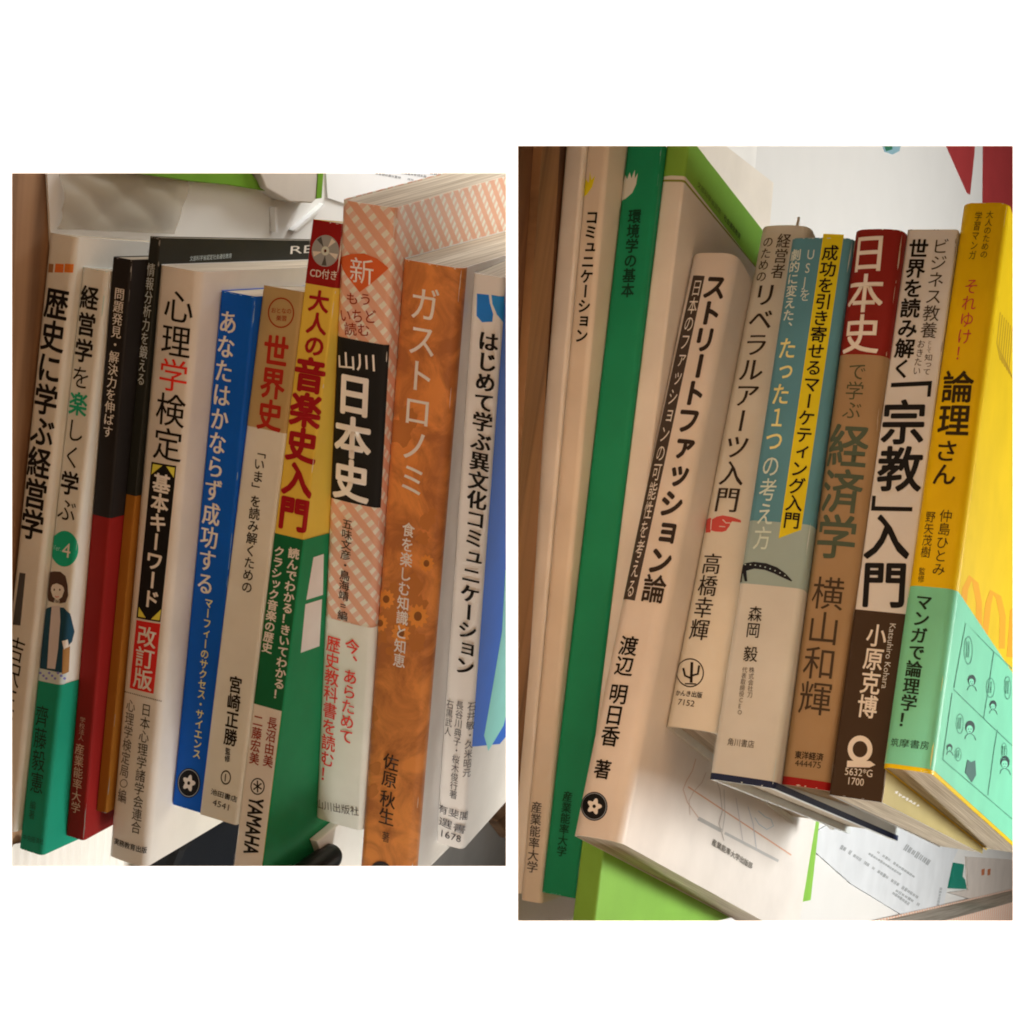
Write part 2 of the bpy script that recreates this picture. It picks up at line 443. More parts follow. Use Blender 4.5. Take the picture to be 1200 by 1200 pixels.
DIM = {
    'L1': (0.01103, 0.20321, 0.06523, 0.00952, -0.03594), 'L2': (0.01002, 0.20035, 0.07084, 0.00287, -0.03330),
    'L3': (0.00761, 0.20148, 0.01819, 0.00595, -0.02075), 'L4': (0.00407, 0.19978, 0.03215, 0.01517, -0.0145),
    'L5': (0.01612, 0.20802, 0.01741, -0.00174, -0.01141), 'L6': (0.01338, 0.18208, 0.01923, 0.01755, 0.00158),
    'L7': (0.01517, 0.18486, 0.05936, 0.01878, -0.00185), 'L8': (0.01142, 0.22998, 0.05353, -0.00268, -0.00167),
    'L9': (0.01931, 0.22440, -0.12237, 0.01205, 0.03497), 'L10': (0.02145, 0.22251, -0.08817, -0.0031, 0.0355),
    'L11': (0.0113, 0.21104, -0.13125, 0.00768, 0.05200),
    'R1': (0.00690, 0.30, -0.17043, -0.0150, 0.0125), 'R2': (0.00795, 0.285, -0.15867, -0.01690, 0.01209),
    'R3': (0.01312, 0.25700, -0.09300, -0.01309, 0.01006), 'R4': (0.00807, 0.26564, -0.0700, -0.02787, 0.0095),
    'R5': (0.01683, 0.20463, 0.14241, 0.00798, -0.02202), 'R6': (0.01805, 0.18349, 0.14132, 0.04676, 0.00239),
    'R7': (0.02156, 0.18511, 0.04633, 0.03187, -0.00003), 'R8': (0.01666, 0.18599, 0.01386, 0.03376, 0.00621),
    'R9': (0.01669, 0.18933, 0.04893, 0.03254, 0.00379), 'R10': (0.01516, 0.18903, 0.08914, 0.04314, -0.00235),
}
ZL = {}; ZR = {}
for S, Z, K in (('L', ZL, KL), ('R', ZR, KR)):
    z = 0.0
    for k in [k for k in DIM if k[0] == S]:
        Z[k] = z; z += DIM[k][0] * K
def book(k, **kw):
    S = k[0]
    ALL[k] = Book(S, k, (ZL if S == 'L' else ZR)[k], dims=DIM[k],
                group='books stacked in the left opening' if S == 'L' else 'books stacked in the right opening', **kw)
    return ALL[k]
WHITE = (166, 141, 121)

# ---------------- left stack
b = book('L1', base=(170, 150, 130), w=0.142, r=0.002, label='white paperback with black title and three orange squares, lowest book on the brown board')
for (x0, x1, c) in ((57.5, 63, (120, 75, 45)), (65, 75, (178, 78, 30)), (76.2, 86.5, (180, 84, 30))):
    b.poly('printed_square', [(x0, 309), (x1, 309.5), (x1 - 1, 319.5), (x0 - 1, 319)], c)
b.text('歴史に学ぶ経営学', (68.5, 337), (36, 633), 27, BLACK, 0.02)
b.poly('printed_bar', [(23, 671), (30, 672), (24, 733), (15, 732)], (60, 50, 44))
b.text('吉沢正広', (22, 746), (2, 862), 20, BLACK, 0.0, name='author_lettering')

b = book('L2', base=(168, 146, 126), w=0.142, r=0.0018, label='white paperback with a green foot, green number badge and a drawn woman on its spine')
g = 36.0
x0, y0, x1, y1 = 106.6, 333.5, 77.0, 613.0
for i, ch in enumerate('経営学を楽しく学ぶ'):
    f0, f1 = i / 9, (i + 1) / 9
    c = (30, 110, 75) if ch == '楽' else BLACK
    b.text(ch, (x0 + (x1 - x0) * f0, y0 + (y1 - y0) * f0), (x0 + (x1 - x0) * f1, y0 + (y1 - y0) * f1), 21, c, 0.022 if ch in '経営学楽' else -0.006, fill=0.86)
b.ellipse('printed_badge', (75.7, 643), 16, 21, (20, 112, 78))
b.text('4', (80.5, 632), (78.5, 656), 20, (205, 200, 180), 0, lay=5, name='badge_lettering')
b.text('Ver.', (63, 641), (72, 643), 6, (120, 165, 130), 0, 'h', lay=5, name='badge_lettering')
# drawn woman
b.poly('printed_hair', [(58, 672), (64, 669.5), (71, 670), (77, 675), (79.5, 686), (80, 698), (77, 706), (71, 707), (62, 706), (57, 704), (55, 694), (55.5, 682)], (62, 40, 30), 2)
b.poly('printed_face', [(60.5, 685), (66, 680), (74, 684), (75.5, 692), (73, 699.5), (67.5, 704), (62, 699), (60, 692)], (196, 168, 146), 3)
b.poly('printed_fringe', [(59, 691), (60, 680), (67, 676.5), (74, 680), (77, 691), (73, 686), (67, 683.5), (62, 685)], (62, 40, 30), 4)
b.stroke('printed_mouth', [(64.8, 698.3), (66.8, 699.8), (69.5, 698.8)], 0.9, (160, 70, 60), 4)
for ex in (64, 70.5): b.ellipse('printed_eye', (ex, 691), 0.9, 1.3, (40, 28, 24), 4, seg=10)
b.poly('printed_neck', [(64, 702), (70, 703), (71, 713), (62, 713)], (190, 160, 138), 2)
b.poly('printed_jacket', [(60, 711), (75, 712), (82, 719), (87, 740), (84, 752), (79, 757), (75, 795), (66, 796), (47, 793), (47, 760), (48, 735), (53, 716)], (22, 46, 54), 3)
b.poly('printed_top', [(61, 710), (70.5, 710), (71, 728), (68.5, 760), (65, 784), (55.5, 783), (58, 745)], (158, 132, 118), 4)
b.poly('printed_cup', [(73, 751), (79, 749), (80, 757), (75, 761)], (205, 195, 180), 5)
b.poly('printed_bag', [(74, 760), (81.5, 757), (80, 787), (72.5, 790)], (122, 78, 40), 5)
b.poly('printed_skirt', [(46, 783), (78, 787), (76, 801), (42.5, 797)], (150, 140, 150), 4)
for i in range(9):
    b.ellipse('printed_flower', (48 + i * 3.4, 788.5 + (i % 3) * 3.2), 1.6, 1.6, (96, 88, 120), 5, seg=8)
b.band('green_foot', (56, 798), None, (20, 94, 66), 2)
b.text('齊藤毅憲', (50.6, 826), (42.5, 930), 15, (20, 30, 22), 0.0, name='author_lettering')
b.text('編著', (39.5, 938), (37, 960), 7, (24, 50, 36), 0.0, name='author_lettering')
b.text('中央経済社', (27.5, 980.5), (51, 986), 7, (20, 50, 38), 0.0, 'h', name='publisher_lettering')

b = book('L3', base=(26, 20, 17), w=0.142, r=0.0012, gloss=0.3, label='black and dark red paperback with small pale title, beside the green footed book')
b.band('red_field', (118, 605), None, (104, 18, 14), 1)
b.text('問題発見・解決力を伸ばす', (141, 337), (126, 513), 11.5, (176, 158, 142), -0.004, serif=0.03)
b.text('学校法人', (97.5, 840), (95, 868), 6.5, (165, 105, 85), 0, name='publisher_lettering')
b.text('産業能率大学', (94.3, 871), (88.5, 953), 11, (168, 110, 88), 0.0, serif=0.02, name='publisher_lettering')

b = book('L4', base=(30, 26, 20), w=0.15, r=0.0006, gloss=0.35, label='thin black paperback with an orange lower half, against the white exam guide')
b.band('orange_field', (140, 577), None, (118, 66, 18), 1)
b.text('情報分析力を鍛える', (178, 308), (165, 452), 9, (150, 135, 120), 0, serif=0.02)
b.text('文部科学省認定社会通信教育', (222, 303), (271, 299.5), 6, (150, 140, 125), 0.0, 'h', face='c', name='cover_lettering')
b.text('RE', (340, 293), (366, 291.5), 9, (190, 180, 160), 0.0, 'h', face='c', name='cover_lettering')

b = book('L5', base=WHITE, w=0.148, r=0.0026, bulge=0.0008, label='thick white exam guide with a black keyword ribbon and red box on its spine')
for i, ch in enumerate('心理学検定'):
    p = lambda f: (211 + (195 - 211) * f, 339 + (541 - 339) * f)
    b.text(ch, p(i / 5), p((i + 1) / 5), 34, (176, 34, 24) if ch == '学' else BLACK, -0.004, serif=0.012)
b.poly('keyword_ribbon', [(177.7, 541), (206.7, 546), (188, 729), (160, 724)], BLACK, 1)
b.poly('ribbon_corner', [(179.5, 543.5), (190.5, 545.5), (177.5, 556)], (196, 150, 50), 2)
b.poly('ribbon_corner', [(195, 546.3), (205, 548), (203.8, 560)], (196, 150, 50), 2)
b.poly('ribbon_corner', [(163, 711), (162, 722.5), (171, 724)], (196, 150, 50), 2)
b.poly('ribbon_corner', [(189, 714), (187, 727), (177, 725.5)], (196, 150, 50), 2)
b.text('基本キーワード', (190.5, 555), (176, 713), 20, (206, 190, 170), 0.03)
b.poly('red_box', [(160, 726.5), (188, 731), (180, 813), (152, 806)], (160, 26, 20), 1)
b.text('改訂版', (173, 733.5), (166.4, 808), 22, (215, 195, 178), 0.012)
for i in range(22):
    f = i / 21
    b.ellipse('printed_dot', (145 + 43.5 * f, 810 + 11.5 * f), 0.75, 0.75, BLACK, 2, seg=6)
b.text('日本心理学諸学会連合', (172.2, 824), (158.8, 977), 11.8, (34, 28, 24), 0.0, name='author_lettering')
b.text('心理学検定局', (154.4, 819), (145.4, 911), 10.5, (58, 48, 42), -0.006, name='author_lettering')
b.ellipse('printed_seal', (145.2, 918), 4.5, 5, (84, 68, 58), 2, inner=0.8)
b.text('編', (144.2, 924), (142.8, 941), 10, (50, 40, 36), 0.0, name='author_lettering')
b.text('実務教育出版', (134.5, 985), (172, 996), 7.5, (40, 34, 30), 0.015, 'h', name='publisher_lettering')

def flower_badge(b, c, rx, ry, face='s'):
    b.ellipse('publisher_badge', c, rx, ry, (14, 12, 12), 2, face)
    b.ellipse('badge_ring', c, rx * 0.93, ry * 0.93, (120, 108, 98), 3, face, inner=0.94)
    b.ellipse('badge_flower', c, rx * 0.46, ry * 0.46, (214, 198, 184), 3, face, seg=40, lobes=5, amp=0.26)
    b.ellipse('badge_heart', c, rx * 0.13, ry * 0.13, (14, 12, 12), 4, face, seg=12)

b = book('L6', base=(8, 58, 116), w=0.13, r=0.0012, gloss=0.34, label='blue paperback with white title and yellow subtitle above a round black badge')
b.text('あなたはかならず成功する', (268.8, 363), (239.6, 697), 20, (196, 186, 172), 0.004, serif=0.04)
b.text('マーフィーのサクセス・サイエンス', (245.4, 700.6), (230.4, 889), 9.5, (186, 172, 88), 0.02, name='subtitle_lettering')
flower_badge(b, (221.5, 917.5), 13.5, 17.5)

b = book('L7', base=(168, 146, 124), w=0.13, r=0.0012, label='white world history paperback with a brown head and dark red title')
b.band('brown_field', None, (310, 503), (140, 104, 62), 1)
b.ellipse('printed_ring', (329.5, 366.5), 15.5, 18, (120, 40, 20), 2, inner=0.9)
b.text('おとなの', (318.5, 363.5), (341.5, 364.8), 6, (120, 40, 20), 0.01, 'h', name='ring_lettering')
b.text('楽習', (324, 372.5), (336, 373.2), 6.5, (120, 40, 20), 0.01, 'h', name='ring_lettering')
b.text('世界史', (325.5, 392.5), (314.5, 505), 28, (132, 26, 14), 0.028)
b.text('﹁いま﹂を読み解くための', (306.3, 522), (289, 695), 12.5, (34, 28, 24), 0.012, name='subtitle_lettering')
b.text('宮崎正勝', (277.2, 792), (269.4, 874), 15, BLACK, 0.02, name='author_lettering')
b.text('監修', (267.6, 876), (266.4, 893), 6, (34, 28, 24), 0.02, name='author_lettering')
b.ellipse('publisher_badge', (264.8, 911), 6, 8.5, BLACK, 2, inner=0.8)
b.text('1', (265.5, 904.5), (264.4, 917), 10, BLACK, 0.01, name='publisher_lettering')
b.text('池田書店', (247.5, 927), (278, 937), 7, (34, 28, 24), 0.01, 'h', name='publisher_lettering')
b.text('4541', (249.5, 939.5), (268.5, 946.5), 7, (34, 28, 24), 0.0, 'h', name='publisher_lettering')

b = book('L8', base=(206, 129, 44), w=0.15, r=0.0008, gloss=0.3, label='yellow and green music history paperback with a compact disc printed on its red head')
b.band('red_field', None, (377, 335), (112, 16, 14), 1)
b.ellipse('printed_disc', (381.5, 294), 16, 18.6, (120, 108, 98), 2)
for i in range(5):
    a = i * 1.2566 + 0.4
    b.poly('disc_glint', [(381.5 + 4 * math.cos(a), 294 + 5 * math.sin(a)), (381.5 + 15 * math.cos(a - .18), 294 + 17.5 * math.sin(a - .18)), (381.5 + 15 * math.cos(a + .22), 294 + 17.5 * math.sin(a + .22))], (62, 54, 48) if i % 2 else (172, 158, 142), 3)
b.ellipse('disc_hub', (381.5, 294), 4.6, 5.4, (160, 146, 132), 4)
b.ellipse('disc_hole', (381.5, 294), 1.6, 2, (60, 20, 18), 5, seg=14)
b.text('CD付き', (363.8, 319), (394.5, 323), 11, (200, 182, 164), 0.01, 'h', name='head_lettering')
b.text('大人の', (375.2, 340), (367.4, 418), 23, (120, 14, 16), 0.034)
b.text('音楽史入門', (365.4, 419), (342.4, 622), 35, (120, 14, 16), 0.04)
b.band('green_field', (341, 629), (314, 829), (16, 66, 34), 1)
b.band('green_cover', (341, 629), None, (24, 88, 48), 2, v0=b.t - 0.0002)
b.band('white_foot', (314, 829), None, (172, 152, 130), 1, v1=b.t - 0.0003)
b.text('読んでわかる！きいてわかる！', (345.2, 642), (325.6, 820), 12.5, (190, 182, 156), 0.03, name='subtitle_lettering')
b.text('クラシック音楽の歴史', (328.4, 640), (312.6, 765), 12, (190, 182, 156), 0.03, name='subtitle_lettering')
b.text('長沼由美', (320, 840), (313.6, 899), 11.5, (112, 34, 26), 0.012, name='author_lettering')
b.text('二藤宏美', (303.4, 837), (297.6, 896), 11.5, (112, 34, 26), 0.012, name='author_lettering')
b.ellipse('maker_badge', (302, 921.5), 8.4, 10, BLACK, 2, inner=0.84)
for i in range(3):
    a = math.pi * i / 3 + 0.5
    b.stroke('badge_fork', [(302 - 5.5 * math.cos(a), 921.5 - 7 * math.sin(a)), (302 + 5.5 * math.cos(a), 921.5 + 7 * math.sin(a))], 1.6, BLACK, 2 + i)
b.text('YAMAHA', (301, 935), (294, 1001), 16.5, BLACK, 0.03, 'r', name='maker_lettering')
b.poly('white_print', [(367, 653), (379, 649), (378, 697), (358.5, 703)], (206, 192, 172), 3, 'c')
b.poly('white_print', [(357.5, 708), (377, 702), (374, 757), (352, 765)], (206, 192, 172), 3, 'c')

plaid = plaid_mat()
b = book('L9', base=(200, 150, 120), w=0.15, r=0.0022, bulge=0.0006, gloss=0.36, cover_mat=plaid, label='thick history book with orange check cover and a black title block on its spine')
b.poly('red_diamond', [(398.5, 303.5), (412, 297.5), (427, 297), (442, 303), (455.5, 314), (438, 330), (421.5, 342.5), (407, 324)], (158, 62, 26), 2)
b.text('新', (424.5, 301.5), (423.8, 333.5), 28, (212, 190, 165), 0.0, lay=5)
b.text('もう', (407, 349.5), (433.5, 351), 13, (110, 30, 20), 0.006, 'h')
b.text('いちど', (400, 369), (441, 371), 15, (110, 30, 20), 0.006, 'h')
b.text('読む', (404, 385), (433, 387), 15, (110, 30, 20), 0.006, 'h')
b.band('black_block', (424, 399.5), (415, 590), (22, 18, 15), 2, v0=-0.0004, v1=b.t + 0.0009)
b.text('山川', (397.5, 422), (439, 425), 20, (205, 190, 172), 0.01, 'h', lay=5)
b.text('日本史', (416.3, 437), (410.2, 587), 42, (212, 196, 178), 0.03, lay=5)
b.text('五味文彦・鳥海靖=編', (407.6, 608), (401.4, 727), 12, (54, 38, 30), 0.01, name='author_lettering')
b.band('paper_belt', (409, 730), None, (168, 148, 124), 2, v0=-0.03, v1=b.t + 0.10)
b.text('今、あらためて', (413.6, 748.5), (405.4, 871), 16.5, (168, 44, 34), 0.012, lay=5, name='belt_lettering')
b.text('歴史教科書を読む！', (391.4, 745), (382.6, 917), 16.5, (168, 44, 34), 0.012, lay=5, name='belt_lettering')
b.text('山川出版社', (373, 941), (420.5, 950.5), 11, (60, 50, 42), 0.0, 'h', lay=5, name='publisher_lettering')

b = book('L10', base=(196, 170, 146), w=0.13, r=0.003, bulge=0.0004, gloss=0.3, label='orange gastronomy book with pale katakana title and brown sunflower print')
b.band('orange_field', None, None, (166, 92, 42), 1, v1=b.t + 0.004, mat=mottled_mat((168, 92, 40), (128, 66, 30)))
random.seed(3)
def blob(b, x, y, rx, ry, c, lay, jag=0.35, n=18):
    pts = []
    for i in range(n):
        a = 2 * math.pi * i / n; k = 1 + random.uniform(-jag, jag)
        pts.append((x + rx * k * math.cos(a), y + ry * k * math.sin(a)))
    b.poly('printed_leaf', pts, c, lay)
for (x, y, rx, ry) in ((470, 508, 13, 16), (478, 492, 10, 14), (500, 612, 9, 9), (495, 630, 8, 7), (508, 600, 5, 5), (484, 690, 11, 16), (462, 700, 9, 18), (492, 712, 10, 14), (456, 724, 10, 12), (476, 735, 14, 16), (446, 745, 8, 11), (490, 752, 9, 12), (438, 838, 5, 9), (434, 862, 6, 7), (440, 900, 7, 8), (436, 927, 7, 8), (462, 762, 9, 6)):
    blob(b, x, y, rx, ry, (142, 76, 34), 2, 0.3)
for (x, y, r) in ((490, 722, 11), (453, 702, 9), (470, 742, 10), (500, 660, 8), (446, 730, 8)):
    b.ellipse('printed_sunflower', (x, y), r, r * 1.15, (176, 96, 38), 4, seg=44, lobes=11, amp=0.16)
    b.ellipse('sunflower_heart', (x, y), r * 0.42, r * 0.5, (104, 54, 24), 5, seg=18)
b.text('ガストロノミ', (499.5, 335), (482.5, 582), 33, (212, 186, 160), -0.012, serif=0.02, lay=6)
b.text('食を楽しむ知識と知恵', (479.6, 612), (467.6, 782), 14, (206, 178, 150), 0.012, lay=6, name='subtitle_lettering')
b.text('佐原', (459.4, 883), (455.8, 923), 18, (40, 26, 18), 0.004, serif=0.02, lay=6, name='author_lettering')
b.text('秋生', (455.4, 926), (452.4, 967), 18, (40, 26, 18), 0.004, serif=0.02, lay=6, name='author_lettering')
b.text('著', (452.8, 974), (452, 987), 9, (50, 34, 24), 0.0, lay=6, name='author_lettering')
b.ellipse('publisher_badge', (446, 1020), 12, 11, (40, 30, 24), 3)

b = book('L11', base=(176, 156, 140), w=0.128, r=0.0022, label='white communication textbook with blue painted cover on top of the stack')
b.poly('blue_mark', [(559, 344), (573, 345.5), (574, 355), (578, 368), (577, 377), (565, 377.5), (558.5, 370)], (30, 82, 140), 1)
b.poly('blue_mark', [(576, 345.5), (591, 347), (590, 379), (582, 368), (577, 356)], (34, 92, 150), 1)
b.text('はじめて学ぶ異文化コミュニケーション', (573.6, 388), (544.3, 791), 23, BLACK, 0.012, serif=0.04)
b.text('石井敏・久米昭元', (553.6, 822), (546.8, 911), 9, (60, 50, 46), 0.0, name='author_lettering')
b.text('長谷川典子・桜木俊行著', (539.4, 821), (531, 936), 9, (60, 50, 46), 0.0, name='author_lettering')
b.text('石黒武人', (527.9, 820), (524.4, 862), 9, (60, 50, 46), 0.0, name='author_lettering')
b.text('有斐閣', (515, 946), (547.5, 955), 10, (60, 50, 46), 0.0, 'h', name='publisher_lettering')
b.text('選書', (515, 961), (545, 971.5), 10, (60, 50, 46), 0.0, 'h', name='publisher_lettering')
b.text('1678', (517.5, 976), (540, 983), 8, (60, 50, 46), 0.0, 'h', name='publisher_lettering')
u_b = b.uv(566, 862, 'c')[0]
b.poly('blue_cover_print', [(u_b, b.t + 0.0016), (u_b - 0.012, b.t + 0.03), (u_b - 0.004, b.t + b.w - 0.001), (b.h - 0.001, b.t + b.w - 0.001), (b.h - 0.001, b.t + 0.0016)], (0, 66, 160), 1, px=False)
b.poly('pale_cover_print', [(592, 668), (604, 655), (612, 760), (590, 850), (572, 880), (567, 862), (578, 800), (588, 740)], (110, 160, 176), 2, 'c')

# ---------------- right stack
b = book('R1', base=(196, 172, 142), w=0.18, r=0.001, label='plain cream booklet without a title, lowest on the shelf beside dark wood')
b = book('R2', base=(190, 154, 122), w=0.18, r=0.0018, label='large white book titled in black katakana with a yellow brush mark, beside the green one')
b.poly('yellow_brush_mark', [(684.5, 224), (686.5, 207), (690, 214), (691.5, 201), (693, 211), (697.5, 206), (694, 219), (688, 228), (683.5, 231)], (196, 160, 24), 1)
b.text('コミュニケーション', (694.8, 246), (681, 402), 14.5, BLACK, 0.03)
b.text('産業能率大学', (629.6, 939), (623.6, 1023), 12.5, (70, 56, 46), 0.004, serif=0.02, name='publisher_lettering')

b = book('R3', base=(26, 104, 62), w=0.18, r=0.0016, gloss=0.34, label='tall dark green book with dark title and a white brush mark at its head')
b.poly('white_brush_mark', [(726.5, 236), (728, 214), (733, 205), (735, 210), (738, 202), (740, 209), (744, 199), (744, 209), (747.5, 203), (745.5, 216), (741, 226), (733, 233)], (184, 160, 134), 1)
b.text('環境学の基本', (744.8, 245), (735, 349), 14.5, (12, 44, 26), 0.024)
b.text('産業能率大学', (666.2, 927), (657.8, 1004), 11, (12, 52, 30), 0.012, serif=0.02, name='publisher_lettering')

k4 = DIM['R4']
fr = FRAME['R'] @ Matrix.Translation((k4[4] * KR, k4[3] * KR, ZR['R4'])) @ Matrix.Rotation(-k4[2], 4, 'Z')
w4 = on_level(952, 1035, fr, k4[0] * KR).x / KR
b = book('R4', base=(206, 178, 148), w=w4, r=0.001, gloss=0.3, label='large white textbook with lime green head strip and lime foot, under the white fashion book')
LIME = (146, 204, 84)
b.ref = 'W'
b.poly('lime_head_strip', [(781, 150), (800, 150), (900, 278), (905, 330), (885, 312), (803, 207), (797, 200), (790, 195.5), (784, 195), (779, 196)], LIME, 1, 'c')
b.poly('panel_rule', [(779, 199), (785, 197.8), (791, 199.5), (801, 209.5), (889, 316), (889, 318), (800, 211.5), (790, 201), (785, 199.3), (779, 200.6)], (150, 160, 80), 1, 'c')
b.band('lime_foot', (690, 955), None, LIME, 1, face='c')
uf = b.uv(952, 1035, 'c')
b.poly('lime_fore_edge', [(0.0, uf[1] - 0.007), (0.0, b.t + b.w), (b.h, b.t + b.w), (b.h, uf[1] - 0.007)], LIME, 2, px=False)
b.text('文部科学省認定', (817, 215), (844, 249), 7, (90, 120, 50), 0.0, 'h', face='c', name='cover_lettering')
b.text('社会通信教育', (848, 254), (867, 278), 7, (60, 84, 30), 0.012, 'h', face='c', name='cover_lettering')

k5 = DIM['R5']
fr = FRAME['R'] @ Matrix.Translation((k5[4] * KR, k5[3] * KR, ZR['R5'])) @ Matrix.Rotation(-k5[2], 4, 'Z')
w5 = on_level(945, 1030, fr, k5[0] * KR).x / KR
b = book('R5', base=(190, 156, 128), w=w5, r=0.004, bulge=0.0006, label='white fashion theory book with heavy dark katakana title and a narrow dark strip')
D5 = (44, 30, 22)
b.poly('dark_strip', [(812.5, 323), (826, 323.5), (744, 704), (730.5, 703)], (62, 46, 36), 1)
b.text('日本のファッションの可能性を考える', (819, 327), (737.4, 701), 11, (200, 172, 146), 0.0, name='subtitle_lettering')
b.text('ストリートファッション', (841.5, 321), (771, 674), 26, D5, 0.042)
b.text('論', (770.6, 673), (764, 707), 27, D5, 0.018)
b.text('渡辺', (739, 745), (729.3, 792.5), 21, BLACK, 0.016, name='author_lettering')
b.text('明日香', (727, 801), (713, 875), 21, BLACK, 0.016, name='author_lettering')
b.text('著', (708.5, 890), (703.8, 913), 19, BLACK, 0.016, name='author_lettering')
flower_badge(b, (696.6, 945), 15.5, 17)
b.ref = 'W'
b.stroke('orange_cover_line', [(806, 922), (927, 1002)], 1.4, (230, 172, 138), 2, 'c')
b.stroke('grey_cover_bar', [(818, 959), (845, 973.5)], 4.5, (186, 186, 182), 2, 'c')
b.stroke('grey_cover_bar', [(849, 976), (912, 1009)], 3.2, (198, 198, 194), 2, 'c')
b.text('産業能率大学出版部', (834, 986), (881, 1015), 8, (120, 116, 106), 0.012, 'h', face='c', name='cover_lettering')
for pts, c in (([(815, 889), (811, 903), (804, 915), (800, 925), (805, 940), (812, 950), (818, 958)], (216, 186, 168)),
               ([(827, 905), (822, 917), (812, 928), (807, 938), (808, 955)], (214, 196, 184)),
               ([(834, 900), (843, 925), (846, 950), (842, 965), (848, 985)], (196, 188, 180)),
               ([(848, 925), (849, 955), (846, 975)], (204, 200, 194)),
               ([(862, 935), (866, 960), (870, 985)], (206, 202, 200)), ([(876, 945), (882, 965), (886, 995)], (200, 204, 208)),
               ([(888, 950), (896, 957), (903, 960), (906, 968), (898, 972), (889, 966), (884, 958)], (186, 206, 214))):
    b.stroke('printed_figure_line', pts, 0.9, c, 3, 'c')

b = book('R6', base=(190, 160, 130), w=0.165, r=0.0026, bulge=0.0012, thick=0.0012, inset=0.0022, label='cream book with a red pointing hand and a round cactus mark on its spine')
b.text('経営者', (920.4, 273.5), (910, 327), 15.5, (60, 44, 34), -0.004, serif=0.02)
b.text('のための', (901.6, 277), (891, 331), 12, (60, 44, 34), -0.004, serif=0.02)
b.text('リベラルアーツ入門', (899.5, 331), (849.5, 601), 27, (48, 34, 26), -0.004, serif=0.03)
b.poly('red_hand', [(828, 607.5), (833, 607), (834, 609), (840, 605.5), (847, 604), (858, 606), (868, 609.5), (868.5, 612.5), (858, 611), (856, 613.5), (855, 616.5), (853, 619), (851, 622), (846, 623.5), (838, 623), (833, 621.5), (832.5, 624), (827, 624.5)], (176, 60, 48), 1)
b.stroke('hand_line', [(847, 609), (851, 613), (856, 613)], 1.1, (220, 180, 160), 3)
b.stroke('hand_line', [(843, 617), (850, 617.5)], 0.9, (220, 180, 160), 3)
b.stroke('hand_line', [(834, 609), (833, 621)], 0.9, (220, 180, 160), 3)
b.text('高橋幸輝', (836.6, 648), (817.4, 751), 21, (40, 30, 24), 0.0, serif=0.02, name='author_lettering')
b.ellipse('publisher_badge', (809, 788.5), 16, 17, (30, 22, 18), 2, inner=0.92)
b.stroke('cactus_mark', [(810, 800), (811, 776)], 3.2, (30, 22, 18), 2)
b.stroke('cactus_mark', [(810, 795), (803, 792), (801, 783)], 2.4, (30, 22, 18), 3)
b.stroke('cactus_mark', [(810.5, 792), (818, 790), (819.5, 780)], 2.4, (30, 22, 18), 4)
b.stroke('cactus_mark', [(803, 801.5), (816, 801.8)], 1.4, (30, 22, 18), 5)
b.text('かんき出版', (793, 812), (823, 815), 7, (40, 30, 24), 0.012, 'h', name='publisher_lettering')
b.text('7152', (795, 822.5), (814, 825), 7, (40, 30, 24), 0.0, 'h', name='publisher_lettering')

b = book('R7', base=(176, 152, 128), w=0.186, r=0.0022, bulge=0.0006, thick=0.0018, inset=0.0025, label='teal and white marketing book with a yellow title stripe and navy boards')
b.band('teal_field', None, (885, 610), (76, 106, 104), 1)
b.band('pale_field', (885, 610), (876, 684), (132, 130, 112), 1)
b.poly('yellow_stripe', [(965, 274), (989, 275), (939, 621), (912.5, 631)], (190, 152, 20), 2)
b.text('成功を引き寄せるマーケティング入門', (974.6, 287), (926.6, 620), 18.5, BLACK, 0.016, lay=5)
b.text('USJを', (950.8, 290), (942.4, 354), 12, (180, 170, 150), 0.0, lay=5, name='subtitle_lettering')
b.text('劇的に変えた、', (933.2, 292), (921.8, 391), 13, (180, 170, 150), 0.016, lay=5, name='subtitle_lettering')
b.text('たった１つ', (925, 395), (905.4, 530), 20, (196, 176, 96), 0.012, lay=5)
b.text('の考え方', (905.2, 532), (892, 645), 20, (176, 166, 146), 0.004, lay=5)
b.stroke('film_strip', [(866.5, 682), (867.5, 671), (873, 665.5), (884, 662.5), (897, 664), (909, 668.5), (919, 674.5), (928, 681)], [6, 7, 8, 8, 8, 8, 6, 1.5], (24, 22, 24), 3)
b.poly('film_strip', [(871, 670), (875, 669), (876, 681.5), (873, 681.5)], (24, 22, 24), 4)
for i in range(9):
    f = i / 8; x = 874 + 46 * f; y = 662.8 + 2.0 * (f * 2 - .3) ** 2 + 5.5 * f * f
    b.ellipse('film_hole', (x, y - 1.2 + 1.8 * f), 0.9, 0.7, (170, 160, 145), 5, seg=6)
b.text('森岡', (886.4, 710), (881.6, 748), 15.5, (30, 24, 20), 0.004, name='author_lettering')
b.text('毅', (880.8, 757), (878.8, 776), 16, (30, 24, 20), 0.004, name='author_lettering')
b.text('株式会社刀', (881.4, 781.5), (878.6, 818), 6.3, (80, 66, 56), 0.0, name='author_lettering')
b.text('代表取締役CEO', (873.4, 781.5), (866, 838), 6, (80, 66, 56), 0.0, name='author_lettering')
b.text('角川書店', (853, 869), (884, 872.5), 9, (70, 58, 48), 0.0, 'h', name='publisher_lettering')
b.band('navy_board_edge', (874, 911), None, (30, 32, 46), 2)

